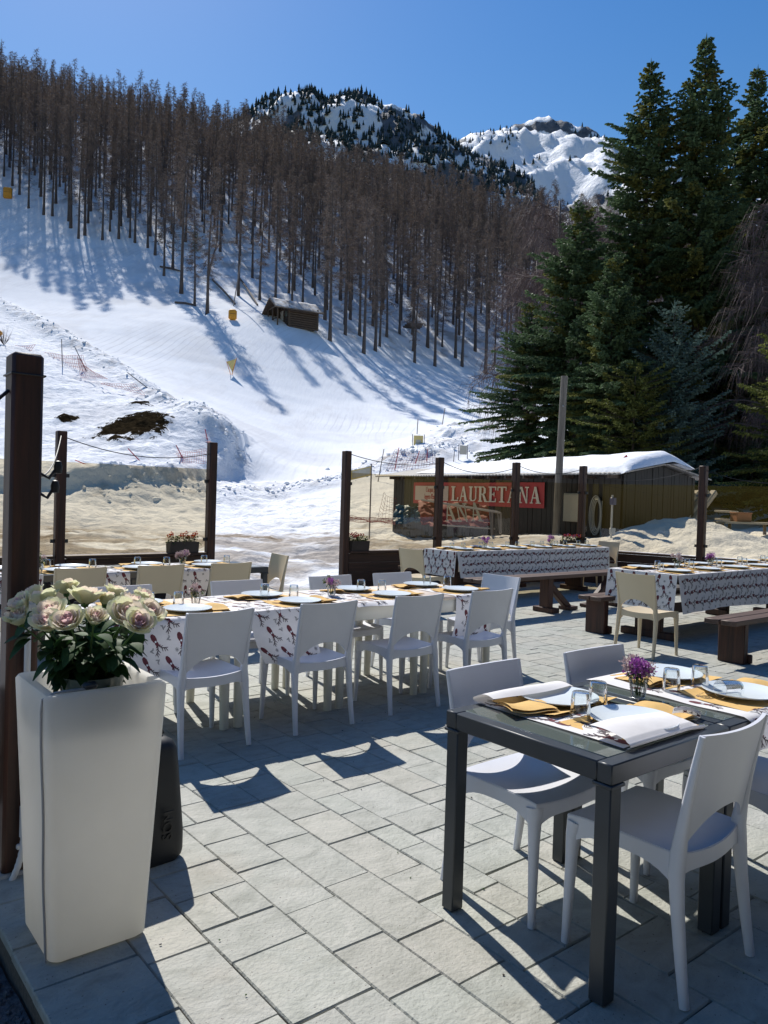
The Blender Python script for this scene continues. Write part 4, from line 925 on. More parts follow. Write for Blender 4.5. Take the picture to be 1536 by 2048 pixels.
# ---- conifers by the terrace
def spruce_meshes(seed,H,R,droop=.35,mats=('spruce_dark','spruce_olive'),dens=1.0,base=.02,power=.85,spray=.52,cones=0,up=.0,wd=.030):
    r=random.Random(seed); mb=MB(); mb.tube([(0,0,H*q/8-(.8 if q==0 else 0)) for q in range(9)],[.011*H*(1-q/8)+.02 for q in range(9)],8)
    T=TS(); nw=int(H*3.0*dens); 
    for w_ in range(nw):
        f=base+(1-base)*((w_+r.random()*.7)/nw); z=H*f; Lm=R*((1-f)**power)*(.55+.45*min(1,f/.10))+.12
        nb=max(4,int((9 if f<.85 else 6)*dens))
        a0=r.uniform(0,2*PI); lf=1+.22*math.sin(seed+f*23)
        for k in range(nb):
            a=a0+k*2*PI/nb+r.uniform(-.3,.3); L=Lm*r.uniform(.62,1.18)*lf*(1+.22*math.sin(a*2+seed*1.3)+.14*math.sin(a*3+f*9))
            o=Vector((math.cos(a),math.sin(a),0)); upf=.55*f-.12+up+r.uniform(-.16,.14); z=H*f+r.uniform(-.3,.3)*min(1,H/15)*(1-f*.6)
            def bp(t): return Vector((0,0,z))+o*L*t+Vector((0,0,L*(upf*t-droop*(1-f*.75)*t*t+.16*t**3)))
            P0=bp(0); prev=P0; sd=Vector((-o.y,o.x,0))
            n=max(3,int(L/(.155 if H>12 else .13)))
            T.blade(P0,(bp(1)-P0).normalized(),Vector((0,0,1)),(bp(1)-P0).length,.018,2)
            mi=1 if r.random()<.22 else 0
            for q in range(1,n+1):
                t=q/n; p=bp(t); d=(p-prev).normalized(); prev=p
                if t<.22: continue
                sl=spray*(1.15-.55*t)*min(1,.5+L*.4)
                for sg in (-1,1):
                    dd=(d*.75+sd*sg*r.uniform(.6,1.1)+Vector((0,0,r.uniform(-.5,.05)-droop*.3))).normalized(); ln=sl*r.uniform(.65,1.15)
                    # feathered twig: axis and needle tufts
                    s1=dd.cross(Vector((0,0,1))).normalized(); T.blade(p,dd,s1,ln,wd,mi); T.blade(p,dd,Vector((0,0,1)),ln*.95,wd*.8,mi)
                    for e in (.25,.5,.75):
                        b=p+dd*ln*e
                        for s2 in (-1,1):
                            d3=(dd*.7+s1*s2*.8+Vector((0,0,r.uniform(-.55,.1)))).normalized(); T.blade(b,d3,perp(d3,r),ln*.50*(1.15-e*.6),wd*.85,mi)
                if r.random()<.5:
                    dd=(Vector((0,0,-1))+o*.3+sd*r.uniform(-.4,.4)).normalized(); T.blade(p,dd,perp(dd,r),sl*r.uniform(.5,1.0),wd*1.2,mi)
            if cones and f>.72 and r.random()<cones:
                p=bp(r.uniform(.5,.95)); T.blade(p,Vector((0,0,-1)),Vector((1,0,0)),.17,.035,3); T.blade(p,Vector((0,0,-1)),Vector((0,1,0)),.17,.035,3)
    for q in range(16):
        z=H*(1-.05*r.random()); dd=(Vector((r.uniform(-.5,.5),r.uniform(-.5,.5),1))).normalized(); T.blade(Vector((0,0,z)),dd,perp(dd,r),.35,.03)
    T.blade(Vector((0,0,H-.2)),Vector((0,0,1)),Vector((1,0,0)),.55,.035); T.blade(Vector((0,0,H-.2)),Vector((0,0,1)),Vector((0,1,0)),.55,.035)
    return mb.mesh('spruce_trunk',['spruce_bark'],179),T.mesh('spruce_crown',[mats[0],mats[1],'spruce_bark','cone'])
def conifer(name,px,ytop,Y,meshes,H,label,lz=None):
    g=at(px,1000,Y); z=ground_z(g.x,g.y)-.1; top=at(px,ytop,Y).z; s=(top-z)/H
    t=thing(name,label,'tree',(g.x,g.y,z),px*.01,'conifers beyond the shed'); t.scale=(s**.5 if False else s,s,s); link('trunk',meshes[0],t); link('crown',meshes[1],t); return t
SA_=spruce_meshes(1,21,4.3,.42,wd=.068,cones=.55,power=.78); SB_=spruce_meshes(2,21,3.9,.36,wd=.068,cones=.35,power=.72); SC_=spruce_meshes(3,15,4.3,.46,wd=.068,power=.62); SD_=spruce_meshes(4,9,2.5,.16,mats=('spruce_blue','spruce_blue'),power=.62,spray=.34,up=.12,wd=.042,base=.03); SE_=spruce_meshes(6,7,2.6,.30,wd=.045,mats=('spruce_yellow','spruce_olive'),power=.5,spray=.36)
conifer('spruce_tree',1378,78,33,SA_,21,'tallest dark spruce, the middle of the three sharp tops at the right')
conifer('spruce_tree',1270,128,34,SB_,21,'dark spruce whose top is the leftmost of the three sharp tops')
conifer('spruce_tree',1482,140,35,SB_,21,'dark spruce whose top is the rightmost of the three sharp tops')
conifer('spruce_tree',1145,420,33,SC_,15,'broad dark spruce at the left of the conifer group, behind the utility pole')
conifer('spruce_tree',1050,610,34,SC_,15,'lower spruce at the far left edge of the conifer group, touching the ski run')
conifer('spruce_tree',1210,520,29,SC_,15,'olive green spruce in the middle of the conifer group, above the shed roof snow')
conifer('spruce_tree',1440,470,37,SC_,15,'dark spruce in the deep shade between the blue spruce and the right hand birch')
conifer('blue_spruce',1335,612,27.5,SD_,9,'young blue spruce with pale bluish branches above the shed gable')
conifer('spruce_tree',1262,730,26.5,SE_,7,'small yellow green spruce low beside the young blue spruce')
conifer('spruce_tree',1592,665,24,SE_,7,'sunlit yellow green spruce reaching in at the right edge')
conifer('spruce_tree',1500,690,31,SC_,15,'dark low spruce behind the glass screen at the right edge')
conifer('spruce_tree',1620,300,34,SC_,15,'dark spruce beyond the right edge whose boughs reach into the photo')
# ---- weeping birches, bare
def birch_meshes(seed,H,R):
    r=random.Random(seed); mb=MB(); T=TS(); mb.tube([(.1*math.sin(q),.08*math.cos(q*1.3),H*q/8-(.5 if q==0 else 0)) for q in range(9)],[.16*(1-q/8)+.03 for q in range(9)],8)
    for k in range(46):
        f=.22+.76*k/46; a=r.uniform(0,2*PI); L=R*(1.15-f*.75)*r.uniform(.7,1.1); o=Vector((math.cos(a),math.sin(a),0)); z=H*f
        bp=lambda t:Vector((0,0,z))+o*L*t+Vector((0,0,L*(.95*t-.85*t*t)))
        pp=[bp(q/6) for q in range(7)]; mb.tube(pp,[.045*(1-q/6)*(1.2-f)+.008 for q in range(7)],5)
        for q in range(96):
            t=r.uniform(.2,1); p=bp(t); d=(o*r.uniform(.1,.7)+rv(r)*.45+Vector((0,0,-.25))).normalized(); ln=r.uniform(.5,1.5)
            m=p+d*ln*.5; e=m+(d*.45+Vector((0,0,-.9))).normalized()*ln*.8; s=perp(d,r)*r.uniform(.006,.010)
            T.V+=[p+s,p-s,m-s,m+s,e]; n=T.n; T.F+=[(n,n+1,n+2),(n,n+2,n+3),(n+3,n+2,n+4)]; T.m+=[0]*3; T.n+=5
    return mb.mesh('birch_trunk',['birch_bark'],179),T.mesh('birch_crown',['birch_twig'])
BM=birch_meshes(9,11,3.6)
def birch(px,ytop,Y,label,H=11):
    g=at(px,1000,Y); z=ground_z(g.x,g.y)-.1; s=(at(px,ytop,Y).z-z)/H; t=thing('birch_tree',label,'tree',(g.x,g.y,z),px*.02,'bare weeping birches'); t.scale=(s,s,s); link('trunk',BM[0],t); link('crown',BM[1],t)
birch(1105,400,39,'bare reddish weeping birch at the left of the conifers, before the larch forest')
birch(1570,395,28,'bare weeping birch hanging in at the right edge of the photo')
birch(1060,520,42,'smaller bare birch just left of the taller reddish birch')
# small young pine in the clearing of the forest
p=hit(390,500); t=thing('young_pine','small young pine standing alone in the bright forest clearing','tree',(p.x,p.y,ground_z(p.x,p.y)-.1),0); m=spruce_meshes(8,4.2,1.0,.1,mats=('spruce_olive','spruce_olive'),spray=.3,up=.25,dens=.8); link('trunk',m[0],t); link('crown',m[1],t)
p=hit(415,560); t=thing('dead_snag','crooked forked dead trunk leaning above the cabin','dead tree',(p.x,p.y,ground_z(p.x,p.y)-.2),0)
mb=MB(); mb.tube([(0,0,-.5),(.35,0,2),(.9,0,4.2),(1.25,0,5.8),(1.15,.1,7.2)],[.17,.14,.11,.08,.04],7); mb.tube([(.95,0,4.4),(1.6,.1,5.6),(2.2,.1,6.6)],[.09,.07,.04],6); mb.build('trunk',['bark'],t,smooth=179)
for i,(a,b,lab) in enumerate([((425,562),(470,610),'long fallen trunk lying in the snow left of the cabin'),((480,560),(515,612),'thin fallen trunk leaning down towards the cabin roof'),((320,535),(360,545),'short fallen log between larch trunks left of the clearing'),((350,607),(392,612),'dark log lying at the edge of the groomed run below the larches')]):
    A=hit(*a);B=hit(*b); mb=MB(); A.z=ground_z(A.x,A.y)+.15;B.z=ground_z(B.x,B.y)+.15; c=(A+B)/2; mb.tube([A-c,Vector((0,0,.1)),B-c],[.13,.15,.12],7); o=mb.build('fallen_log',['bark'],None,c); tag(o,lab,'log','fallen logs in the forest')
# ------------------------------------------------------------------ deer print for the cloths
def stroke(poly,w0,w1):
    out=[]; n=len(poly)
    for i in range(n-1):
        (x0,y0),(x1,y1)=poly[i],poly[i+1]; dx,dy=x1-x0,y1-y0; L=math.hypot(dx,dy) or 1; nx,ny=-dy/L,dx/L
        a=w0+(w1-w0)*i/(n-1); b=w0+(w1-w0)*(i+1)/(n-1); out.append([(x0-nx*a,y0-ny*a),(x1-nx*b,y1-ny*b),(x1+nx*b,y1+ny*b),(x0+nx*a,y0+ny*a)])
    return out
def disc(cx,cy,rx,ry,n=9,a0=0,rot=0):
    c,s=math.cos(rot),math.sin(rot); return [[(cx+rx*math.cos(a0+2*PI*k/n)*c-ry*math.sin(a0+2*PI*k/n)*s,cy+rx*math.cos(a0+2*PI*k/n)*s+ry*math.sin(a0+2*PI*k/n)*c) for k in range(n)]]
DEER=[(p,1) for p in disc(0,-.030,.020,.036)+disc(0,.012,.014,.020)+stroke([(0,.02),(.020,.036)],.006,.003)+stroke([(0,.02),(-.020,.036)],.006,.003)]+[(p,4) for p in disc(0,-.004,.0075,.0075)]
for sx in (-1,1):
    DEER+=[(p,2) for p in stroke([(.004*sx,.03),(.018*sx,.055),(.040*sx,.068),(.046*sx,.095)],.0042,.0028)+stroke([(.018*sx,.055),(.010*sx,.080)],.0036,.002)+stroke([(.032*sx,.064),(.028*sx,.09)],.0036,.002)+stroke([(.040*sx,.068),(.060*sx,.076)],.0036,.002)+stroke([(.012*sx,.044),(.032*sx,.046)],.0036,.002)]
FLAKE=[(p,3) for k in range(4) for p in stroke([(-.016*math.cos(k*PI/4),-.016*math.sin(k*PI/4)),(.016*math.cos(k*PI/4),.016*math.sin(k*PI/4))],.0022,.0022)]
SPRIG=[(p,3) for p in disc(.0,.0,.006,.020,6,0,.6)+disc(.012,.006,.005,.014,6,0,-.3)+disc(-.010,.008,.005,.014,6,0,1.5)]
CM=['cloth_white','print_red','print_dark','print_grey','porcelain']
def add_print(mb,S,smax,tmax,seed,step=.15,scale=1.0,rot0=None,inside=lambda s,t:True):
    """S(s,t)-> point on the cloth (metres along it); prints are laid 1.2 mm proud on both faces"""
    r=random.Random(seed); j=0; t=step*.45
    while t<tmax:
        s=step*(.35+.5*(j%2))
        while s<smax:
            for mot,ds,dt,sc in ((DEER,0,0,1.0),(FLAKE if r.random()<.6 else SPRIG,step*.5,step*.12,1.0),(SPRIG if r.random()<.6 else FLAKE,step*.30,step*.52,1.0)):
                a=(rot0 if rot0 is not None else 0)+(r.choice((0,.25,-.2)) if mot is DEER else r.uniform(0,6)); c,q=math.cos(a)*scale*sc,math.sin(a)*scale*sc
                for poly,mi in mot:
                    P=[(s+ds+x*c-y*q,t+dt+x*q+y*c) for x,y in poly]
                    if any(not(0<=x<=smax and 0<=y<=tmax and inside(x,y)) for x,y in P): continue
                    for sg in (1,-1):
                        vs=[]
                        for x,y in P:
                            p0=Vector(S(x,y)); e=1e-3; n=(Vector(S(x+e,y))-p0).cross(Vector(S(x,y+e))-p0); n=n.normalized() if n.length>0 else Vector((0,0,1)); vs.append(p0+n*sg*(.0012+.0005*(mi in (4,2))))
                        mb.add(vs,[tuple(range(len(vs))) if sg>0 else tuple(range(len(vs)))[::-1]],mi)
            s+=step
        t+=step*.82; j+=1
# ---- full cloths of the picnic tables: top, long front and back drops, two end drops with pleated corners
def picnic_cloth(u0,u1,v0,v1,drop,label,seed):
    t=thing('tablecloth',label,'tablecloth',W((u0+u1)/2,(v0+v1)/2,PH+.002),ANG,'deer print tablecloths'); L=u1-u0; Wd=v1-v0; e=.012; r=random.Random(seed); ph=r.uniform(0,6)
    wav=lambda s,t: (.012*math.sin(s*4.3+ph)+.010*math.sin(s*9.1+ph*2)+.006*math.sin(s*21+ph))*(t/drop)
    top=lambda s,q:(-L/2-e+s,-Wd/2-e+q,.004+.002*math.sin(s*3+ph)*math.sin(q*5))
    front=lambda s,q:(-L/2-e+s+.05*(q/drop)*(1-2*s/(L+2*e)),-Wd/2-e-.004-.045*(q/drop)+wav(s,q),.004-q*(1+.04*math.sin(s*2.1+ph)))
    back=lambda s,q:(L/2+e-s,Wd/2+e+.004+.02*(q/drop)-wav(s+3,q),.004-q)
    left=lambda s,q:(-L/2-e-.004-.05*(q/drop)-.02*math.sin(s*11+ph)*(q/drop),Wd/2+e-s,.004-q*.94)
    right=lambda s,q:(L/2+e+.004+.05*(q/drop)+.02*math.sin(s*11+ph)*(q/drop),-Wd/2-e+s,.004-q*.94)
    mb=MB()
    for S,a,b,n,m,sd in ((top,L+2*e,Wd+2*e,40,8,1),(front,L+2*e,drop,60,8,2),(left,Wd+2*e,drop,14,8,3),(right,Wd+2*e,drop,14,8,4),(back,L+2*e,drop,40,4,0)):
        mb.grid(lambda x,y:S(x*a,y*b),n,m,0,None,flip=(S is not top))
        if sd: add_print(mb,S,a,b,seed+sd,.155 if sd>1 else .17,.98,rot0=-PI/2 if sd==2 else None)
    mb.build('cloth',CM,t,smooth=60); return t
picnic_cloth(AU0,AU1,AV0,AV1,.40,'deer print cloth on the long picnic table before the banner shed',5)
picnic_cloth(BU0,BU1,BV0,BV1,.43,'deer print cloth on the picnic table at the right edge',9)
# ---- runners
def runner(u,v0,v1,z,wd,drop,label,seed,skew=0,far=.0,name='table_runner',vv=None):
    t=thing(name,label,'runner',W(u,v0,z),ANG,'printed cloth runners'); r=random.Random(seed); ph=r.uniform(0,6); Wd=v1-v0; tot=drop+Wd+far
    def S(s,q):       # s across, q along from the hanging hem
        x=s-wd/2
        if q<drop:
            k=(drop-q)/max(drop,.01); return (x+skew*k*k-.03*k*x/wd,-.012-.03*k-.018*math.sin(s*13+ph)*k,-(drop-q)*(1+.12*(s/wd-.5)*(1 if skew>=0 else -1)))
        q2=q-drop
        if q2<Wd: return (x,-.010+q2,.003+.003*math.sin(q2*8+ph)*math.sin(s*9)+.002*math.sin(q2*21+s*5))
        k=q2-Wd; return (x,Wd+.005+.02*k,-k)
    mb=MB(); mb.grid(lambda a,b:S(a*wd,b*tot),12,max(10,int(tot/.03)),0); add_print(mb,S,wd,tot,seed,.165,.86,rot0=PI+.5); mb.build('cloth',CM,t,smooth=60); return t
runner(1.80,WV0,WV1,WH+.001,.52,.34,'printed runner at the left end of the white table, its hem hanging beside the roses',31,.05)
runner(2.74,WV0,WV1,WH+.001,.50,.36,'printed runner hanging between the first and second white chair backs',32,.09)
runner(3.58,WV0,WV1,WH+.001,.46,.02,'printed runner lying flat under the purple flowers of the white table',33,.0)
runner(4.60,WV0,WV1,WH+.001,.46,.37,'printed runner hanging between the third and fourth white chair backs',34,-.10)
runner(2.50,7.27,7.99,.7515,.52,.26,'printed runner of the left dark tables hanging left of the middle cream chair',35,.03)
runner(3.36,7.27,7.99,.7515,.46,.28,'printed runner of the left dark tables hanging right of the middle cream chair',36,-.05)
runner(1.72,7.27,7.99,.7515,.5,.24,'printed runner of the left dark tables beside the big near post',37,.0)
runner(3.10,1.355,2.075,.7565,.44,.13,'printed runner on the glass table at the right edge, its end hanging over the frame',38,.02)
# the near runner: both ends blown back over the plates
def flipped():
    u,wd=2.40,.46; t=thing('table_runner','white printed runner on the near glass table, both ends blown back over the plates','runner',W(u,1.715,.7555),ANG,'printed cloth runners')
    def flat(s,q): return (s-wd/2,-.30+q,.003+.002*math.sin(q*9+s*4))
    mb=MB(); mb.grid(lambda a,b:flat(a*wd,b*.66),10,18); add_print(mb,flat,wd,.66,41,.15,1.0)
    mb.build('flat_part',CM,t,smooth=60)
    # near end: rolls up off the edge and lies over the plate, its right corner drooping over the frame
    def near(s,q):
        x=s-wd/2; k=q/.42; wv=.018*math.sin(s*9+1.0)
        if k<.30: a=k/.30*PI; y=-.310-.016*math.sin(a); z=.003+.0105*(1-math.cos(a))
        else:
            f=(k-.30)/.70; y=-.310+f*.135; z=.024+.006+.013*math.sin(f*PI*.9)*(.45+.55*math.sin(s*7.5+.4))+.008*f
        x2=x+.03*k*(s/wd); dr=max(0,(s/wd)-.80)/.20
        return (x2,y+wv*k*.5,z+wv*k*.35-(.05*dr*dr if k>.25 else .01*dr))
    mb=MB(); mb.grid(lambda a,b:near(a*wd,b*.42),22,26); mb.build('near_fold',['cloth_white'],t,smooth=70)
    def corner(s,q): return (wd/2-.06+s*.9+.05*q,-.245+.10*q-.02*s-.12*q*s*2,.050-.55*s*s*1.9-.02*q+.012*math.sin(q*26))
    mb=MB(); mb.grid(lambda a,b:corner(a*.20,b*.17),14,10); add_print(mb,corner,.20,.17,44,.10,.85); mb.build('drooping_corner',CM,t,smooth=70)
    def farend(s,q):
        x=s-wd/2; k=q/.40; wv=.016*math.sin(s*8+2.2)
        if k<.28: a=k/.28*PI; y=.355+.018*math.sin(a); z=.003+.011*(1-math.cos(a))
        else: f=(k-.28)/.72; y=.355-f*.11; z=.026+.018*math.sin(f*PI)*(.7+.4*math.sin(s*8))+.012*f
        return (x-.02*k,y+wv*k*.4,z+wv*k*.3)
    mb=MB(); mb.grid(lambda a,b:farend(a*wd,b*.40),20,24); mb.build('far_fold',['cloth_white'],t,smooth=70)
flipped()
# ------------------------------------------------------------------ tableware
def lathe_mesh(name,prof,mats,n=32,sm=50): mb=MB(); mb.lathe(prof,n); return mb.mesh(name,mats,sm)
PLATE=lathe_mesh('plate',[(0,.0),(.085,0),(.09,.003),(.12,.009),(.150,.018),(.157,.022),(.156,.0245),(.148,.0225),(.12,.014),(.09,.008),(0,.0075)],['porcelain'],40)
TUMB=lathe_mesh('tumbler',[(0,.098),(.028,.098),(.0315,.095),(.0345,.07),(.0375,.02),(.038,.0),(.0362,.0),(.0355,.02),(.0325,.07),(.030,.088),(0,.089)],['glass'],28)
VASE=lathe_mesh('glass_jar',[(0,0),(.024,0),(.028,.004),(.036,.06),(.040,.085),(.0385,.085),(.034,.06),(.0262,.008),(0,.008)],['glass'],24)
def mat_mesh(seed,w=.42,d=.30):
    r=random.Random(seed); ph=r.uniform(0,6); mb=MB(); c=[r.uniform(0,1) for _ in range(4)]
    def S(a,b): 
        x,y=(a-.5)*w,(b-.5)*d; l=.012*c[0]*max(0,a-.72)/.28*max(0,b-.3)+.026*c[1]*max(0,.25-a)/.25*max(0,b-.5)+.018*c[2]*max(0,b-.8)/.2
        return (x,y,.0018+l+.0008*math.sin(a*9+ph)*math.sin(b*7))
    mb.slab(S,14,10,lambda a,b:(0,0,-.0008))
    for rad,wd_ in ((.030,.0022),(.022,.0016),(.010,.004)):
        n=26; vs=[];
        for k in range(n):
            a=2*PI*k/n
            for q in (-1,1): x,y=-.145+(rad+q*wd_)*math.cos(a),.055+(rad+q*wd_)*.8*math.sin(a); z=S(x/w+.5,y/d+.5)[2]; vs.append((x,y,z+.0007))
        mb.add(vs,[(2*k,2*k+1,2*((k+1)%n)+1,2*((k+1)%n)) for k in range(n)],1)
    return mb.mesh('paper_placemat',['paper_yellow','ink'],60)
PMAT=[mat_mesh(s) for s in (1,2,3,4)]
def napkin_mesh(seed):
    r=random.Random(seed); mb=MB(); ph=r.uniform(0,6)
    mb.slab(lambda a,b:((a-.5)*.13,(b-.5)*.20,.004+.016*abs(math.sin(a*2.2+ph))*b+.006*math.sin(b*6+ph)),8,8,lambda a,b:(0,0,-.0016)); mb.slab(lambda a,b:((a-.5)*.125+.006,(b-.5)*.19,.011+.018*abs(math.sin(a*2.2+ph))*b+.006*math.sin(b*6+ph)),8,8,lambda a,b:(0,0,-.0012))
    return mb.mesh('paper_napkin',['paper_yellow'],60)
NAPK=[napkin_mesh(s) for s in (1,5,8)]
RS=random.Random(77)
def single(name,me,label,cat,u,v,z,rot,group):
    o=link(name,me,None,W(u,v,z),ANG+rot); return tag(o,label,cat,group)
def setting(tab,seat,u,v,z,side,plate=True,mat=True,nap=True,glass=True,gpos=None,pz=0):
    """one cover; side +1: guest sits at the near (-v) side"""
    rot=0 if side>0 else PI; j=RS.uniform(-.08,.08); where=f'{seat} of {tab}'
    if mat: single('paper_placemat',PMAT[RS.randrange(4)],f'yellow placemat, {where}','placemat',u+RS.uniform(-.02,.02),v+RS.uniform(-.01,.01)*side,z+.0035,rot+j,'yellow paper placemats')
    if plate: single('dinner_plate',PLATE,f'white plate, {where}','plate',u,v,z+.0075+pz,RS.uniform(0,6),'white dinner plates')
    if nap: single('paper_napkin',NAPK[RS.randrange(3)],f'yellow napkin, {where}','napkin',u+.205*side,v+.005*side,z+.007,rot+j*1.5,'folded yellow paper napkins')
    if glass:
        gx,gy=gpos or (u-.06*side,v+.235*side); single('drinking_glass',TUMB,f'upturned tumbler, {where}','glass',gx,gy,z+.006,0,'upturned clear tumblers')
def flowers(u,v,z,label,cols,seed,h=.15,n=9):
    t=thing('flower_vase',label,'flower vase',W(u,v,z+.005),ANG,'small vases of flowers'); link('glass_jar',VASE,t); r=random.Random(seed)
    sm=MB(); lf=MB(); bl=TS()
    for k in range(n):
        a=r.uniform(0,2*PI); q=r.uniform(.1,1); tip=Vector((.062*q*math.cos(a),.062*q*math.sin(a),h*r.uniform(.68,1.05)-.02*q)); sm.tube([(.008*math.cos(a),.008*math.sin(a),.01),tip*.55+Vector((0,0,.015)),tip],.0013,5)
        mi=r.randrange(len(cols))
        big=cols[mi]!='leaf_light'
        for e in range(80 if big else 40):
            d=rv(r); p=tip+d*r.uniform(.004,.024)*(1.1 if big else .6); bl.blade(p,(d+rv(r)*.5).normalized(),perp(d,r),r.uniform(.008,.016),r.uniform(.0035,.0065),mi)
        for e in range(2): rleaf(lf,tip*r.uniform(.45,.7)+Vector((0,0,.02)),Vector((math.cos(a+e),math.sin(a+e),.2)),r.uniform(.025,.045),.007,.6)
    sm.build('stems',['stem'],t); lf.build('leaves',['leaf_light'],t,smooth=179); link('blossoms',bl.mesh('blossoms',cols),t)
# near glass tables
setting('the near glass table','far left seat',2.46,1.905,.7545,-1,glass=False,nap=False); setting('the near glass table','near seat, under the folded white cloth',2.44,1.555,.7545,1,glass=False)
single('paper_napkin',NAPK[0],'crumpled yellow napkin under the far left folded cloth of the near glass table','napkin',2.24,1.875,.765,1.2,'folded yellow paper napkins')
single('drinking_glass',TUMB,'upturned tumbler nearest to us on the near glass table','glass',2.325,1.70,.7615,0,'upturned clear tumblers'); single('drinking_glass',TUMB,'upturned tumbler beside the far left plate of the near glass table','glass',2.517,1.762,.7615,0,'upturned clear tumblers')
setting('the right glass table','far seat behind the purple flowers',3.246,1.905,.7545,-1,glass=False); setting('the right glass table','near seat at the right edge',3.20,1.535,.7545,1,glass=False)
single('drinking_glass',TUMB,'upturned tumbler just right of the purple flower vase','glass',2.996,1.735,.7615,0,'upturned clear tumblers'); single('drinking_glass',TUMB,'upturned tumbler second right of the purple flower vase','glass',3.165,1.70,.7615,0,'upturned clear tumblers')
single('drinking_glass',TUMB,'small tumbler lying on its side on the right hand plate','glass',3.06,1.555,.80,0,'upturned clear tumblers').rotation_euler=(R_(90),R_(0),ANG+R_(70))
flowers(2.786,1.758,.7525,'glass jar of bright purple flowers on the near glass tables',['purple','purple','purple','lilac'],3,.165,15)
# white table
T='the white table'
for k,(u,g) in enumerate([(2.16,(2.02,4.96)),(3.02,(2.96,5.06)),(3.88,(3.83,5.0)),(4.64,(4.58,5.02))]): setting(T,['near side seat closest to the roses','second near side seat from the roses','third near side seat from the roses','near side seat at the right end'][k],u,4.665,WH,1,gpos=g)
for k,(u,g) in enumerate([(2.0,(2.2,4.90)),(2.95,(3.13,4.92)),(3.80,(3.97,4.90)),(4.56,(4.74,4.93))]): setting(T,['far side seat hidden by the roses','second far side seat from the roses','third far side seat from the roses','far side seat at the right end'][k],u,5.08,WH,-1,gpos=g)
flowers(2.34,4.93,WH,'jar of faded pinkish flowers on the white table just right of the roses',['lilac','leaf_light'],5,.13,8); flowers(3.45,4.88,WH,'jar of purple and white flowers in the middle of the white table',['purple','lilac','leaf_light'],6,.15,10)
# left dark tables
T='the left dark tables'
for k,(u,g) in enumerate([(2.18,None),(2.92,(3.0,7.70)),(3.66,(3.74,7.7))]): setting(T,['near side seat above the roses','middle near side seat','right near side seat'][k],u,7.47,.7515,1,gpos=g)
for k,(u,g) in enumerate([(2.38,(2.52,7.62)),(3.14,(3.28,7.62)),(3.84,(3.98,7.64)),(1.75,(1.9,7.62))]): setting(T,['far side seat behind the leftmost cream chair','middle far side seat','right far side seat','leftmost far side seat'][k],u,7.80,.7515,-1,gpos=g)
flowers(1.98,7.45,.7515,'jar of pale flowers on the left dark table just right of the big post',['lilac','leaf_light'],8,.16,8); flowers(3.50,7.72,.7515,'jar of full lilac blossom on the left dark tables before the flower trough',['purple','lilac'],9,.15,11)
# picnic tables
for T,u0,u1,v0,v1,g0 in (('the long picnic table',AU0,AU1,AV0,AV1,1),('the right picnic table',BU0,BU1,BV0,BV1,2)):
    n=6; z=PH+.0065
    for k in range(n):
        u=u0+.32+(u1-u0-.64)*k/(n-1)
        setting(T,f'{ORD[k]} near side seat from the left',u,v0+.19,z,1,gpos=(u-.07,v0+.36)); setting(T,f'{ORD[k]} far side seat from the left',u+.04,v1-.19,z,-1,gpos=(u+.14,v1-.35))
    cv=(v0+v1)/2
    flowers(u0+(.95 if g0==1 else .75),cv,z,'jar of violet flowers on the left half of the long picnic table' if g0==1 else 'jar of whitish pink flowers on the left of the right picnic table',['purple','leaf_light'] if g0==1 else ['lilac','porcelain'],12+g0,.18,9)
    flowers(u0+(2.6 if g0==1 else 1.55),cv,z,'jar of pink flowers on the right half of the long picnic table' if g0==1 else 'jar of purple flowers in the middle of the right picnic table',['lilac','purple'],14+g0,.18,9)
# flower troughs on the walls
def trough(p,rot,L,label,cols,seed,z):
    t=thing('flower_trough',label,'flower box',(p.x,p.y,z),rot,'flower boxes on the plank walls'); mb=MB()
    mb.sweep([(-L/2,0,0),(L/2,0,0)],[[(.085,.16),(-.085,.16),(-.065,0),(.065,0)]]*2,0,None,True); mb.build('trough',['trough'],t,smooth=30)
    r=random.Random(seed); lf=MB(); bl=TS()
    for k in range(170):
        p0=Vector((r.uniform(-L/2,L/2),r.uniform(-.08,.08),.14+r.uniform(0,.10))); d=rv(r); d.z=abs(d.z)*.5; rleaf(lf,p0,d,r.uniform(.04,.08),r.uniform(.014,.024),.5)
    for k in range(16):
        c=Vector((r.uniform(-L/2,L/2),r.uniform(-.08,.08),.22+r.uniform(0,.07)))
        if cols[1] and r.random()<.1: continue
        if c.x<(L*.1 if seed%2 else L): 
            for e in range(26): d=rv(r); bl.blade(c+d*.012,d,perp(d,r),.022,.009,r.randrange(len(cols[0])))
    lf.build('foliage',['leaf_light'],t,smooth=179); link('blossoms',bl.mesh('blossoms',cols[0]),t)
def on(k,f): return Vector((*PUV[k[0]],0)).lerp(Vector((*PUV[k[1]],0)),f)
q=on(('P2','P3'),.80); trough(W(q.x,q.y),ANG,.44,'dark flower box with red and green plants near the left post of the gap',(['redflower','orange'],0),2,RH+.002)
q=on(('P4','P5'),.14); trough(W(q.x,q.y),ANG+.02,.36,'small flower box with a few red flowers right of the gap',(['redflower'],0),3,RH+.002)
q=on(('P6','P7'),.88); trough(W(q.x,q.y),ANG-.3,.5,'flower box of bright orange and purple blooms by the corner post',(['orange','purple'],0),4,RH+.002)
# ------------------------------------------------------------------ banner shed
SL=at(790,947,26.4); SR=at(1246,943,18.2); SH=2.38
a=Vector((SL.x,SL.y,0)); b=Vector((SR.x,SR.y,0)); SD=(b-a).normalized(); SLn=(b-a).length; SANG=math.atan2(SD.y,SD.x)
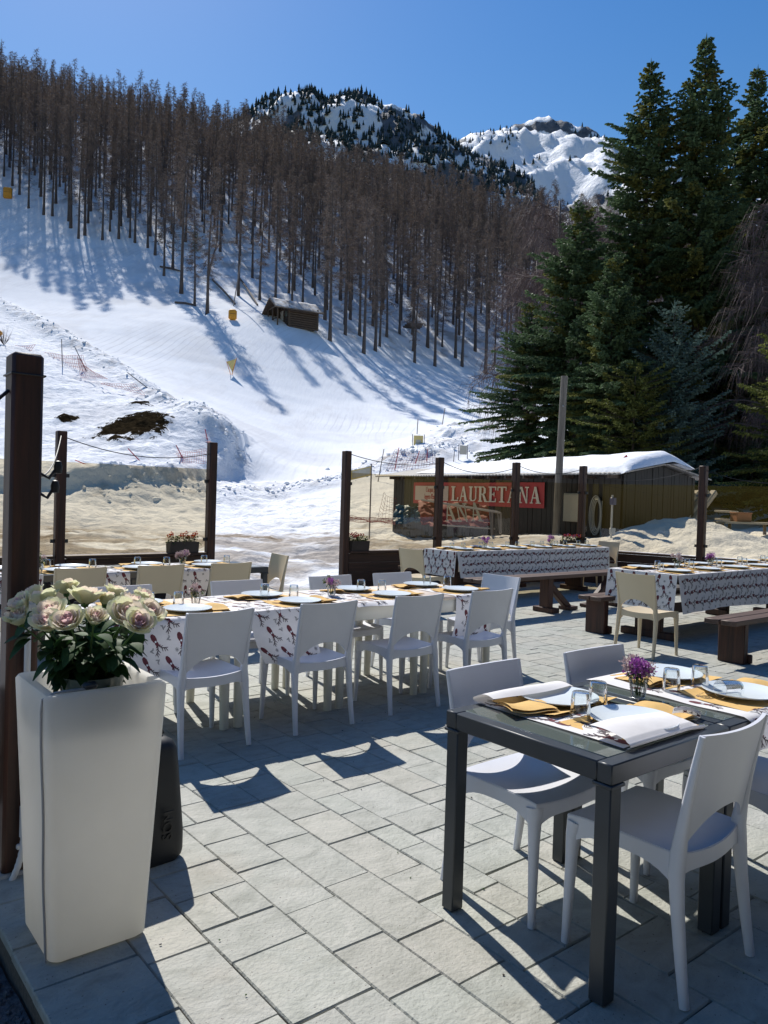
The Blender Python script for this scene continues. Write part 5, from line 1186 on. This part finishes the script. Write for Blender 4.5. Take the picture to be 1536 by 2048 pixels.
# local frame: x along the eave from the left corner to the right corner, y away from us, z up
SHED=thing('wooden_shed','long dark wooden shed with thick snow on its roof and a red banner','shed',a,SANG)
DP=2.7; RISE=.24
mb=MB(); zb=-.6
def plankwall(mb,p0,p1,zt0,zt1,n,th=.03,out=(0,-1)):
    p0=Vector(p0);p1=Vector(p1); d=p1-p0
    for k in range(n):
        A=p0+d*((k+.04)/n);B=p0+d*((k+.96)/n); jz=RJ.uniform(-.02,.02); jo=RJ.uniform(0,.012)
        o=Vector((out[0],out[1]))*(th+jo); za=zt0+(zt1-zt0)*k/n; zc=zt0+(zt1-zt0)*(k+1)/n
        vs=[(A.x,A.y,zb),(B.x,B.y,zb),(B.x,B.y,zc),(A.x,A.y,za),(A.x+o.x,A.y+o.y,zb),(B.x+o.x,B.y+o.y,zb),(B.x+o.x,B.y+o.y,zc),(A.x+o.x,A.y+o.y,za)]
        mb.add(vs,[(4,5,6,7),(1,0,3,2),(0,4,7,3),(5,1,2,6),(7,6,2,3)])
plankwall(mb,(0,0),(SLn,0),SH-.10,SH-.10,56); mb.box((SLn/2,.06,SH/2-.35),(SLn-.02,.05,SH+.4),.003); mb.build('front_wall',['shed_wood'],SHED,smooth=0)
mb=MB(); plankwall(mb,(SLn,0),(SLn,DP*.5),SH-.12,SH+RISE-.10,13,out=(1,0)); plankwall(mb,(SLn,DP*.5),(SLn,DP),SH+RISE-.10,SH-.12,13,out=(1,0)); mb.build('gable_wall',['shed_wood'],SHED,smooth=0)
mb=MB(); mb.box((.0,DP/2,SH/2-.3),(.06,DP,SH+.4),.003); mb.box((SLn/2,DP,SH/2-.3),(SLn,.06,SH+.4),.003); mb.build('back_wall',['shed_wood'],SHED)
mb=MB()
rf=lambda y:SH+RISE*(1-abs(y-DP/2)/(DP/2))
for y0,y1 in ((-.45,DP/2),(DP/2,DP+.45)):
    def S(p,q,y0=y0,y1=y1):
        y=y0+(y1-y0)*q; x=-.55+(SLn+.75)*p; return (x,y,rf(y)-.03+.012*math.sin(x*44))
    mb.slab(S,150,4,lambda p,q:(0,0,-.03))
mb.build('tin_roof',['tin'],SHED,smooth=60)
mb=MB(); 
for k in range(14): mb.box((.3+k*(SLn-.4)/13,-.17,SH-.17),(.07,.46,.10),.004)
mb.build('rafter',['old_wood'],SHED)
def snowtop(p,q):
    x=1.35+(SLn+.38-1.35)*p; s=math.sin(PI*min(1,max(0,q)))**.38; e=min(1,max(0,(p)/.10))**.6*min(1,(1-p)/.035)**.5
    y=-.20-.25*p+.18*fbm(np.array([x*.9]),np.array([3.3]),3,5)[0]+(DP*.5+1.2)*q
    n=fbm(np.array([x*.7]),np.array([y*.8]),4,8)[0]-.5
    th=(.12+.15*p)*s*e+.16*n*s*e
    lip=-.16*max(0,1-q/.05)*e*p
    return (x,y,rf(min(max(y,-.44),DP+.44))+.004+max(th,0)+lip*.6)
mb=MB(); mb.grid(snowtop,120,34); mb.grid(lambda p,q:(snowtop(p,q)[0],snowtop(p,q)[1],min(snowtop(p,q)[2]-.0,rf(min(max(snowtop(p,q)[1],-.44),DP))-.005)),120,4,0,None,True)
mb.build('roof_snow',['roof_snow'],SHED,smooth=179)
# red stick stuck in the roof snow
t=thing('red_stick','short red stick lying in the snow on the shed roof','stick',(0,0,0)); mb=MB(); A=at(1240,924,18.6);B=at(1254,911,18.5); mb.bar([A,B],(.03,.05)); mb.build('stick',['banner_red'],t)
# ---- red banner on the shed front
def onshed(x,y,off=.06):     # point of the shed front seen at this place
    d=ray(x,y); n=Vector((SD.y,-SD.x,0)); p0=a+n*off; k=(p0-Vector((0,0,CAMH))).dot(n)/d.dot(n); w_=d*k+Vector((0,0,CAMH)); return (w_-a).dot(SD),w_.z
bx0,bz1=onshed(829,966); bx1,bz0=onshed(1089,1018); print('banner',bx0,bx1,bz0,bz1)
bz1=(bz1+onshed(1093,964)[1])/2; bz0=(bz0+onshed(827,1005)[1])/2
BL=bx1-bx0; BH=bz1-bz0
BAN=thing('red_banner','red water banner in white capitals nailed to the shed front','banner',a+SD*bx0+Vector((0,0,bz0)),SANG)
mb=MB(); mb.slab(lambda p,q:(BL*p,-.085-.014*math.sin(p*13)*math.sin(q*3+p*5)-.01*math.sin(p*31),BH*q+.012*math.sin(p*9)*(q-.5)),60,10,lambda p,q:(0,.004,0)); mb.build('sheet',['banner_red'],BAN)
cx0,cx1=[onshed(x,985)[0]-bx0 for x in (833,899)]
mb=MB(); mb.box(((cx0+cx1)/2,-.107,BH*.50),(cx1-cx0,.006,BH*.68),.001); mb.build('cream_panel',['banner_cream'],BAN)
mtx=lambda x,z: Matrix.Translation((x,-.113,z))@Matrix.Rotation(R_(90),4,'X')
text_mesh("L'acqua più",BH*.34,.004,'lettering','banner_red',BAN,mtx((cx0+cx1)/2,BH*.66),1.0,.55); text_mesh("leggera d'Europa",BH*.34,.004,'lettering','banner_red',BAN,mtx((cx0+cx1)/2,BH*.33),1.0,.46)
# serif capitals built from strokes, in a unit box (width given per letter)
def serif(L):
    T_,t_=.17,.075; o=[]
    R=lambda x0,y0,x1,y1:o.append([(x0,y0),(x1,y0),(x1,y1),(x0,y1)])
    D=lambda x0,x1,w0,y0=0,y1=1,xa=None: o.append([(x0,y0),(x0+w0,y0),(x1+w0,y1),(x1,y1)])
    if L=='L': R(.1,0,.1+T_,1);R(0,0,.62,t_);R(0,1-t_,.38,1);o.append([(.55,0),(.62,0),(.66,.26),(.60,.26)]);w=.68
    elif L=='A': D(.06,.30,.07);o.append([(.50,0),(.50+T_+.02,0),(.42,1),(.28,1)]);R(.16,.30,.52,.30+t_);R(0,0,.22,t_*.8);R(.42,0,.76,t_*.8);w=.76
    elif L=='U': R(.08,.2,.08+T_,1);R(.56,.2,.56+.08,1);R(0,1-t_,.34,1);R(.46,1-t_,.74,1);o.append([(.08,.2),(.25,.2),(.30,.09),(.20,.03)]);o.append([(.20,.03),(.30,.09),(.44,.09),(.50,.02)]);o.append([(.50,.02),(.44,.09),(.56,.2),(.64,.2)]);w=.74
    elif L=='R': R(.08,0,.08+T_,1);R(0,0,.34,t_);R(0,1-t_,.45,1);R(.25,.46,.42,.46+t_);o.append([(.42,1),(.42,.93),(.46,.83),(.60,.88)]);o.append([(.46,.83),(.46,.63),(.62,.60),(.60,.88)]);o.append([(.46,.63),(.40,.535),(.42,.46),(.62,.60)]);o.append([(.34,.48),(.50,.48),(.74,0),(.54,0)]);R(.54,0,.80,t_*.8);w=.78
    elif L=='E': R(.08,0,.08+T_,1);R(0,0,.60,t_);R(0,1-t_,.60,1);R(.25,.47,.47,.47+t_);R(.53,0,.60,.24);R(.53,.76,.60,1);R(.42,.38,.47,.64);w=.64
    elif L=='T': R(.26,0,.26+T_,1);R(.14,0,.55,t_);R(0,1-t_,.70,1);R(0,.74,.06,1);R(.64,.74,.70,1);w=.70
    elif L=='N': R(.10,0,.17,1);R(.58,0,.65,1);o.append([(.56,0),(.65,0),(.26,1),(.08,1)]);R(0,0,.27,t_);R(0,1-t_,.2,1);R(.48,1-t_,.75,1);w=.77
    return o,w
def serif_word(word,parent,x0,x1,z0,h,y,name,mat,skew=None):
    tot=sum(serif(c)[1]+.07 for c in word); k=(x1-x0)/tot; x=x0
    for c in word:
        pol,w=serif(c); mb=MB()
        for i,p in enumerate(pol):
            yy=y-.0006*i; n=len(p); vs=[(x+k*q[0],yy,z0+h*q[1]) for q in p]+[(x+k*q[0],y+.012,z0+h*q[1]) for q in p]
            if skew: vs=[skew(Vector(v)) for v in vs]
            mb.add(vs,[tuple(range(n)),tuple(range(n,2*n))[::-1]]+[(j,n+j,n+(j+1)%n,(j+1)%n) for j in range(n)])
        mb.build(name,[mat],parent,smooth=0); x+=k*(w+.07)
lx0=onshed(905,988)[0]-bx0; lx1=onshed(1087,990)[0]-bx0
serif_word('LAURETANA',BAN,lx0,lx1,BH*.17,BH*.66,-.118,'lettering','banner_text')
# ---- things along the shed front
p=onshed(1150,1015); t=thing('meter_cabinet','beige meter cabinet fixed to the shed front right of the banner','cabinet',a+SD*(p[0])+Vector((0,0,p[1])),SANG); mb=MB(); mb.box((0,-.10,0),(.62,.14,.72),.02); mb.build('cabinet',['meter_beige'],t); mb=MB(); mb.box((0,-.175,0),(.56,.012,.64),.004); mb.build('door',['meter_beige'],t)
p=onshed(1196,1010); t=thing('garden_hose','pale coiled hose hanging on the shed wall left of the water tap','hose',a+SD*p[0]+Vector((0,0,p[1])),SANG); mb=MB()
for k in range(4): mb.tube([((.10+.03*k)*math.cos(q),-.08-.02*k,.35*math.sin(q)*(1+.12*k)-.25) for q in [2*PI*j/30 for j in range(31)]],.016,6)
mb.tube([(.16,-.1,.1),(.18,-.14,-.5),(.24,-.2,-.95)],.016,6); mb.build('coil',['hose'],t); mb=MB(); mb.box((0,-.06,.14),(.1,.12,.04),.005); mb.build('bracket',['steel'],t)
q=at(1222,1075,17.0); t=thing('water_tap_post','thin standpipe with a blue tap box beside the hose','tap',(q.x,q.y,ground_z(q.x,q.y)-.05),ANG); mb=MB(); mb.tube([(0,0,0),(0,0,1.0)],.022,8); mb.build('pipe',['conduit'],t); mb=MB(); mb.box((0,-.02,.86),(.12,.1,.16),.01); mb.build('tap_box',['tapblue'],t); mb=MB(); mb.box((0,-.03,.20),(.16,.06,.14),.01); mb.build('outlet',['conduit'],t)
t=thing('wooden_beam','grey wooden beams leaning against the shed gable behind the right post','timber',(0,0,0)); mb=MB()
for dx in (0,.34,.6): A=at(1345+dx*60,1048,19.5);B=at(1395+dx*55,985,20.2); mb.bar([A,B],(.17,.15))
mb.build('beams',['plank_grey'],t)
# utility pole
q=at(1112,1066,19.3); z=ground_z(q.x,q.y)-.2; t=thing('utility_pole','round weathered grey utility pole before the shed','pole',(q.x,q.y,z)); top=at(1118,752,19.3).z-z
mb=MB(); mb.tube([(0,0,0),(.03,0,top*.5),(.075,0,top)],[.098,.092,.086],14); mb.build('pole',['pole_wood'],t); mb=MB(); mb.box((.05,-.09,top*.82),(.03,.02,.05),.004); mb.build('tag',['steel'],t)
# ---- crumpled tarpaulin, fallen banner, nets
def crumple(name,label,cat,quad,mats,amp,seed,nu=40,nv=22,parent=None,dark=None):
    P=[at(*q) for q in quad]; c=sum(P,Vector())/4; o0=parent or None
    def S(p,q):
        w_=(P[0]*(1-p)+P[1]*p)*(1-q)+(P[3]*(1-p)+P[2]*p)*q-c
        n=np.array([p*5.+seed]),np.array([q*4.+seed]); d=fbm(n[0],n[1],4,seed)[0]-.5; d2=fbm(n[0]*2.2,n[1]*2.2,3,seed+5)[0]-.5; d3=abs(fbm(n[0]*1.3,n[1]*1.3,3,seed+8)[0]-.5)
        return (w_.x+amp*d2*.8,w_.y+amp*(d*1.8-d3*1.5),w_.z+amp*(d2*.9+d*.5))
    mb=MB(); mb.slab(S,nu,nv,lambda p,q:(0,.012,0)); t=thing(name,label,cat,c); mb.build('sheet',mats,t,smooth=60); return t,S
t,S=crumple('tarpaulin','crumpled blue tarpaulin marked with a 3 lying against the shed','tarpaulin',[(785,1050,21.6),(868,1042,21.4),(872,1008,21.8),(790,1012,22)],['banner_blue'],.20,3)
text_mesh('3',.34,.006,'lettering','banner_text',t,Matrix.Translation(Vector(S(.68,.5))+Vector((0,-.16,.0)))@Matrix.Rotation(R_(75),4,'X'))
t,S=crumple('fallen_banner','crumpled red banner with white letters slumped in the snow before the shed','banner',[(842,1050,21.2),(985,1052,20.2),(975,1010,20.6),(835,1000,21.9)],['net_dark'],.16,7)
for i,c in enumerate('ANA'):
    B0=Vector(S(.36+.17*i,.18)); pol,w=serif(c); mb=MB()
    for j,p in enumerate(pol): mb.add([B0+Vector((.42*x-.1*y,-.20-.001*j,.50*y)) for x,y in p],[tuple(range(len(p)))])
    mb.build('lettering',['flag_grey'],t,smooth=0)
def net(name,label,quad,mat,seed,cell=.14,amp=.1,group=None,holes=True):
    P=[at(*q) for q in quad]; c=sum(P,Vector())/4; W_=((P[1]-P[0]).length+(P[2]-P[3]).length)/2; H_=((P[3]-P[0]).length+(P[2]-P[1]).length)/2; nu=max(4,min(46,int(W_/cell))); nv=max(3,min(16,int(H_/cell)))
    def S(p,q):
        w_=(P[0]*(1-p)+P[1]*p)*(1-q)+(P[3]*(1-p)+P[2]*p)*q-c; d=fbm(np.array([p*4+seed]),np.array([q*3.]),3,seed)[0]-.5
        return w_+Vector((0,amp*d*2,amp*d*1.2-.35*amp*math.sin(p*PI)*q))
    mb=MB(); r=cell*.045
    for i in range(nu+1): mb.tube([S(i/nu,j/nv) for j in range(nv+1)],r,3,0,None,False)
    for j in range(nv+1): mb.tube([S(i/nu,j/nv) for i in range(nu+1)],r,3,0,None,False)
    t=thing(name,label,'safety net',c,0,group); mb.build('mesh',[mat],t,smooth=179); return t
net('safety_net','dark red safety net pulled up in a wedge left of the blue tarpaulin',[(755,1042,22.2),(800,1046,22),(792,1000,22),(768,985,22.4)],'net_dark',3,.10,.2)
net('safety_net','dark red safety net lying flat in the snow beside the flower box',[(700,1042,22),(790,1048,21),(790,1036,22.5),(700,1032,23.5)],'net_dark',4,.10,.12)
# metal trestle frame lying before the shed
t=thing('metal_frame','tilted metal trestle frame standing in the snow before the banner','frame',(0,0,0)); mb=MB()
A,B,C_,D_=at(845,1000,21.2),at(1002,1026,19.4),at(1000,1028,19.9),at(880,1010,21.6)
for p,q in ((A,B),(B+Vector((0,.5,.02)),A+Vector((0,.5,0)))): mb.tube([p,q],.028,6)
for x in (.2,.4,.6,.8,1.0): mb.tube([A.lerp(B,x),A.lerp(B,x)+Vector((0,.5,.01))],.022,6)
mb.build('top_rails',['pole_grey'],t)
for x in (.9,1.0):
    mb=MB(); p=A.lerp(B,x); g=ground_z(p.x,p.y); mb.tube([p,Vector((p.x+.02,p.y,g+.12)),Vector((p.x+.06,p.y+.4,g+.08)),p+Vector((0,.5,0))],.025,6); mb.build('leg',['pole_grey'],t)
mb=MB(); mb.tube([at(885,1050,20.6),at(990,1058,19.6)],.022,6); mb.build('lower_rail',['pole_grey'],t)
# slatted tables and crates in the shade beyond the right glass
t=thing('stacked_table','pale planks stacked in the shade behind the right glass screen','planks',(0,0,0)); mb=MB()
for y,x0,x1 in ((1022,1436,1470),(1038,1436,1472)): A=at(x0,y,21);B=at(x1,y+2,20.6); c=(A+B)/2; mb.bar([A,B],(.35,.05))
mb.build('planks',['plank_grey'],t)
q=at(1495,1046,19.5); t=thing('picnic_table','shaded plank table with a terracotta crate beyond the right glass screen','table',(q.x,q.y,q.z),ANG-.5,); mb=MB(); mb.box((0,0,0),(1.6,.5,.05),.006); mb.build('tabletop',['plank_grey'],t)
for s in (-1,1):
    mb=MB(); mb.bar([(s*.6,-.15,-.03),(s*.75,-.3,-.8)],(.07,.07)); mb.bar([(s*.6,.15,-.03),(s*.75,.3,-.8)],(.07,.07)); mb.build('leg',['old_wood'],t)
t=thing('terracotta_crate','terracotta coloured crate standing on the shaded plank table','crate',q+Vector((-.15,.05,.026)),ANG-.5); mb=MB(); mb.box((0,0,.11),(.42,.28,.22),.01); mb.box((0,0,.225),(.45,.31,.03),.006); mb.build('crate',['crate'],t)
# ------------------------------------------------------------------ the ski slope
def gp(x,y): p=hit(x,y); p.z=ground_z(p.x,p.y); return p
cab=gp(585,647); ca=.52
t=thing('log_cabin','small dark log cabin with a snow dusted roof at the forest edge','cabin',(cab.x,cab.y,cab.z-.9),ca); Lc,Dc,Hc=5.4,3.3,2.5
mb=MB()
for k in range(9):
    z=.12+k*.28
    for y in (-Dc/2,Dc/2): mb.tube([(-Lc/2+ (1.5 if y<0 or y>0 else 0),y,z),(Lc/2+.15,y,z)],.15,8)
    for x in (-Lc/2+1.5,Lc/2): mb.tube([(x,-Dc/2-.15,z+.14),(x,Dc/2+.15,z+.14)],.15,8)
mb.add([(-Lc/2+1.5,-Dc/2,Hc),(-Lc/2+1.5,Dc/2,Hc),(-Lc/2+1.5,0,Hc+1.05)],[(0,1,2)]); mb.add([(Lc/2,-Dc/2,Hc),(Lc/2,Dc/2,Hc),(Lc/2,0,Hc+1.05)],[(0,2,1)])
mb.build('log_wall',['log_wood'],t)
for y in (-Dc/2,0,Dc/2): mb=MB(); mb.tube([(-Lc/2,y,-.3),(-Lc/2,y,Hc)],.11,8); mb.build('porch_post',['log_wood'],t)
mb=MB(); mb.tube([(-Lc/2,-Dc/2,Hc),(-Lc/2,Dc/2,Hc)],.11,8); mb.build('porch_beam',['log_wood'],t); mb=MB(); mb.tube([(-Lc/2,-Dc/2,1.0),(-Lc/2,Dc/2,1.0)],.07,8); mb.build('porch_rail',['log_wood'],t)
mb=MB(); mb.box((-Lc/2+1.36,.3,1.3),(.06,.9,2.0),.01); mb.build('door',['plank_grey'],t); mb=MB(); mb.box((-Lc/2+1.35,-1.1,1.7),(.06,.6,.7),.01); mb.build('window',['table_glass'],t)
mb=MB()
for s in (-1,1): mb.slab(lambda p,q:(-Lc/2-.6+(Lc+1.2)*p,s*(Dc/2+.75)*(1-q),Hc-.35+1.5*q),6,4,lambda p,q:(0,0,-.14))
mb.build('roof',['old_wood'],t)
mb=MB()
for s in (-1,1): mb.slab(lambda p,q:(-Lc/2-.5+(Lc+1.0)*p,s*(Dc/2+.6)*(1-q*.985),Hc-.30+1.49*q+.03*math.sin(p*19)*math.sin(q*8)),20,8,lambda p,q:(0,0,.05))
mb.build('roof_snow',['cabin_snow'],t,smooth=179)
# crash pads, poles, flags
def pad(x,y,w,h,label,rot=.1):
    p=gp(x,y+h*.5); D=math.hypot(p.x,p.y); s=D/FPX; t=thing('crash_pad',label,'crash pad',p,rot,'yellow crash pads on the slope'); mb=MB(); mb.box((0,0,h*s*.5),(w*s*.95,.55,h*s),.22); mb.build('pad',['pad_yellow'],t,smooth=179)
    mb=MB(); mb.box((0,-.282,h*s*.55),(w*s*.7,.01,.05),.002); mb.build('strap',['trough'],t)
pad(465,630,17,21,'yellow crash pad round the tow pole left of the log cabin',.35); pad(15,388,16,20,'yellow crash pad under the larches at the left edge',.2); pad(0,668,8,10,'small yellow crash pad half cut by the left edge of the photo')
def pole(x0,y0,x1,y1,label,mat,r=.02,group=None,name='slope_pole'):
    p=gp(x0,y0); top=at(x1,y1,p.y); t=thing(name,label,'pole',p,0,group); mb=MB(); d=top-p; mb.tube([-d.normalized()*.25,d*.5,d],[r,r,r*.85],8); mb.build('pole',[mat],t); return t,p,d
pole(467,612,484,508,'thin grey tow pole rising from the yellow pad beside the cabin','pole_grey',.07)
GRP='thin marker poles stuck in the snow'
for x0,y0,x1,y1,lab,m in [(125,735,123,678,'thin dark upright pole standing in the red net on the snow bank','pole_grey'),(172,745,150,695,'leaning thin pole pulling the red net up into a point','pole_grey'),(293,790,255,745,'leaning dark pole above the bare earth patch','pole_grey'),(170,962,150,920,'red leaning pole seen low behind the left glass screen','pole_red'),(280,950,256,897,'red leaning pole in the middle of the left glass screen','pole_red'),(365,945,352,890,'red leaning pole near the left post of the gap','pole_red'),(414,905,410,858,'red pole rising just above the left post of the gap','pole_red'),(412,910,401,885,'short red pole leaning beside the left post of the gap','pole_red'),
 (756,965,768,898,'dark leaning pole right of the grey yellow banner','pole_grey'),(789,950,798,895,'red pole left of the post before the banner shed','pole_red'),(829,935,839,902,'short leaning red pole above the shed roof left end','pole_red'),(853,928,855,898,'upright red pole above the shed roof left end','pole_red'),(907,925,909,902,'short dark red pole above the roof snow','pole_grey'),(884,858,890,816,'thin dark pole on the snow lumps left of the spruce','pole_grey'),(834,870,836,838,'thin pole standing behind the yellow sign','pole_grey'),(967,920,967,903,'tiny dark stake under the spruce boughs at the ski run','pole_grey'),(938,815,937,800,'far thin pole at the edge of the spruce boughs','pole_grey')]:
    pole(x0,y0,x1,y1,lab,m,.028 if y0>880 else .04,GRP)
NG='collapsed red safety nets on the snow bank'
net('safety_net','sagging red net between two poles on the snow bank',[(80,735,66),(175,742,62),(165,712,62),(90,705,66)],'net_red',5,.30,.3,NG)
net('safety_net','red net bunched to a point on the leaning pole',[(160,755,60),(215,758,58),(172,735,60),(155,712,61)],'net_red',6,.22,.15,NG)
net('safety_net','red net lying below the leaning dark pole',[(200,768,57),(290,790,55),(270,768,56),(205,766,57)],'net_red',7,.25,.15,NG)
net('safety_net','red net trailing from the left edge behind the big post',[(-10,712,68),(60,705,66),(70,690,66),(10,690,68)],'net_red',8,.32,.2,NG)
net('safety_net','faint red net hanging low beside the left post of the gap',[(300,922,42),(412,925,40),(412,898,41),(300,905,43)],'net_red',9,.16,.2,NG)
net('safety_net','red net hanging on the poles behind the post of the banner shed',[(770,945,40),(870,930,42),(870,908,42),(790,900,41)],'net_dark',10,.17,.15,NG)
def sign(x,y,w,h,label,mat,legs=True,lean=0,name='yellow_sign',leg2=None):
    p=gp(x,y+h*.5+(12 if legs else 4)); D=p.y; s=D/FPX; c=at(x,y,D); t=thing(name,label,'sign',p,lean,'marker signs by the run'); mb=MB(); mb.box((0,0,c.z-p.z),(w*s,.03,h*s),.01); mb.build('panel',[mat],t)
    for q in (-1,1): mb=MB(); mb.tube([(q*w*s*.62,.02,-.2),(q*w*s*.62,.02,c.z-p.z+h*s*.62)],.03,6); mb.build('leg',['pole_grey'],t)
    mb=MB(); mb.box((0,-.02,c.z-p.z-h*s*.1),(w*s*.5,.01,h*s*.35),.002); mb.build('mark',['flag_grey'],t)
sign(836,881,19,20,'yellow square sign on two thin legs beside the snow lumps','sign_yellow'); sign(926,900,16,18,'pale yellow sign leaning under the spruce boughs','flag_grey',lean=.4)
# triangular gate flag
p=gp(463,748); D=p.y; t=thing('gate_flag','torn triangular orange and yellow flag standing on the groomed run','flag',p); P3=[at(453,723,D)-p,at(472,718,D)-p,at(465,745,D)-p]
mb=MB(); mb.tube([Vector((0,0,-.2)),P3[1]+Vector((.05,0,.1))],.035,6); mb.tube([Vector((0,0,-.2)),P3[0]],.03,6); mb.build('pole',['orange_mark'],t); mb=MB(); mb.slab(lambda a,b:tuple((P3[0].lerp(P3[1],a)).lerp(P3[2],b*.98)+Vector((0,.06*math.sin(a*5+b*3),0))),8,8,lambda a,b:(0,.02,0)); mb.build('cloth',['sign_yellow'],t)
# little grey and yellow banner left of the post beside the gap
q=at(722,945,24); g=ground_z(q.x,q.y); t=thing('slope_banner','small grey banner with a yellow border tied to a pole right of the gap','banner',(q.x,q.y,g)); A,B,C_,D_=at(702,960,24),at(742,951,23.6),at(743,932,23.6),at(702,941,24); o=Vector((q.x,q.y,g))
bil=lambda p,q_: (A.lerp(B,p)).lerp(D_.lerp(C_,p),q_)-o
mb=MB(); mb.slab(lambda p,q_:tuple(bil(p,q_)+Vector((0,.05*math.sin(p*6),0))),12,4,lambda p,q_:(0,.01,0)); mb.build('border',['sign_yellow'],t); mb=MB(); mb.slab(lambda p,q_:tuple(bil(.06+.88*p,.14+.72*q_)+Vector((0,.05*math.sin((.06+.88*p)*6)-.012,0))),12,4,lambda p,q_:(0,.008,0)); mb.build('field',['flag_grey'],t)
mb=MB(); top=at(743,928,23.6)-o; mb.tube([Vector((top.x,top.y,-.2)),top],.022,6); mb.build('pole',['pole_grey'],t)
# small shrub at the left edge, dark stump pile in the forest
p=gp(8,692); t=thing('bare_shrub','small bare shrub standing in the snow at the left edge','shrub',p); b_=TS(); r_=random.Random(4)
for k in range(40): d=(Vector((r_.uniform(-.6,.6),r_.uniform(-.6,.6),1))).normalized(); b_.blade(Vector((0,0,-.1)),d,perp(d,r_),r_.uniform(.7,2.2),.022)
link('twigs',b_.mesh('twigs',['birch_bark']),t)
p=gp(822,660); t=thing('log_pile','dark stump pile between the larches right of the cabin','log pile',p,.2); mb=MB()
for k in range(7): mb.tube([(-1.4+.1*k,-.3+.12*(k%3),.25+.28*(k//3)),(1.3+.1*k,-.2+.12*(k%3),.25+.28*(k//3))],.16,7)
mb.build('logs',['bark'],t)
# far spire of small snow clods along the run edge: part of the snow itself, loose clods as stuff
mb=MB(); rg=random.Random(9); bmc=bmesh.new(); bmesh.ops.create_icosphere(bmc,subdivisions=2,radius=1); icv=np.array([v.co[:] for v in bmc.verts]); icf=[[v.index for v in f.verts] for f in bmc.faces]; bmc.free()
spots=[]
for poly,n,sp in ((EDGE,420,1.9),(BERM,300,1.6),(RUB,260,2.6),(BANK,30,1.6)):
    for k in range(n):
        i=rg.randrange(len(poly)-1); f=rg.random(); spots.append((poly[i][0]*(1-f)+poly[i+1][0]*f+rg.gauss(0,sp*.5),poly[i][1]*(1-f)+poly[i+1][1]*f+rg.gauss(0,sp*.5)))
zz=terrain(np.array([s[0] for s in spots]),np.array([s[1] for s in spots]))[0]
for (x,y),z in zip(spots,zz):
    s=min(.16,abs(rg.gauss(0,.055))+.02); P=icv*s*np.array([rg.uniform(.7,1.3),rg.uniform(.7,1.3),rg.uniform(.5,.9)])*(1+.3*np.random.RandomState(rg.randrange(9999)).uniform(-1,1,(len(icv),1)))+np.array([x,y,z+s*.2]); mb.add(P.tolist(),icf)
o=mb.build('snow_clods',['roof_snow'],None,smooth=179); tag(o,'loose clods of snow along the edges of the groomed run','snow',kind='stuff')
# grit and crumbs lying on the paving
mb=MB(); rg=random.Random(31)
for k in range(420):
    u=rg.uniform(.9,7.5); v=rg.uniform(-.2,6.5); s=min(.006,abs(rg.gauss(.0015,.0012))+.0010); P=(icv*np.array([s,s*rg.uniform(.6,1),s*.6])*(1+.35*np.random.RandomState(k).uniform(-1,1,(len(icv),1)))+np.array([u,v,s*.5+.002])).tolist(); mb.add(P,icf,rg.choice((0,0,1,2)))
o=mb.build('paving_grit',['gravel','joint','stem'],None,(0,0,0),ANG,smooth=0); tag(o,'scattered grit and crumbs lying on the stone paving','grit',kind='stuff')
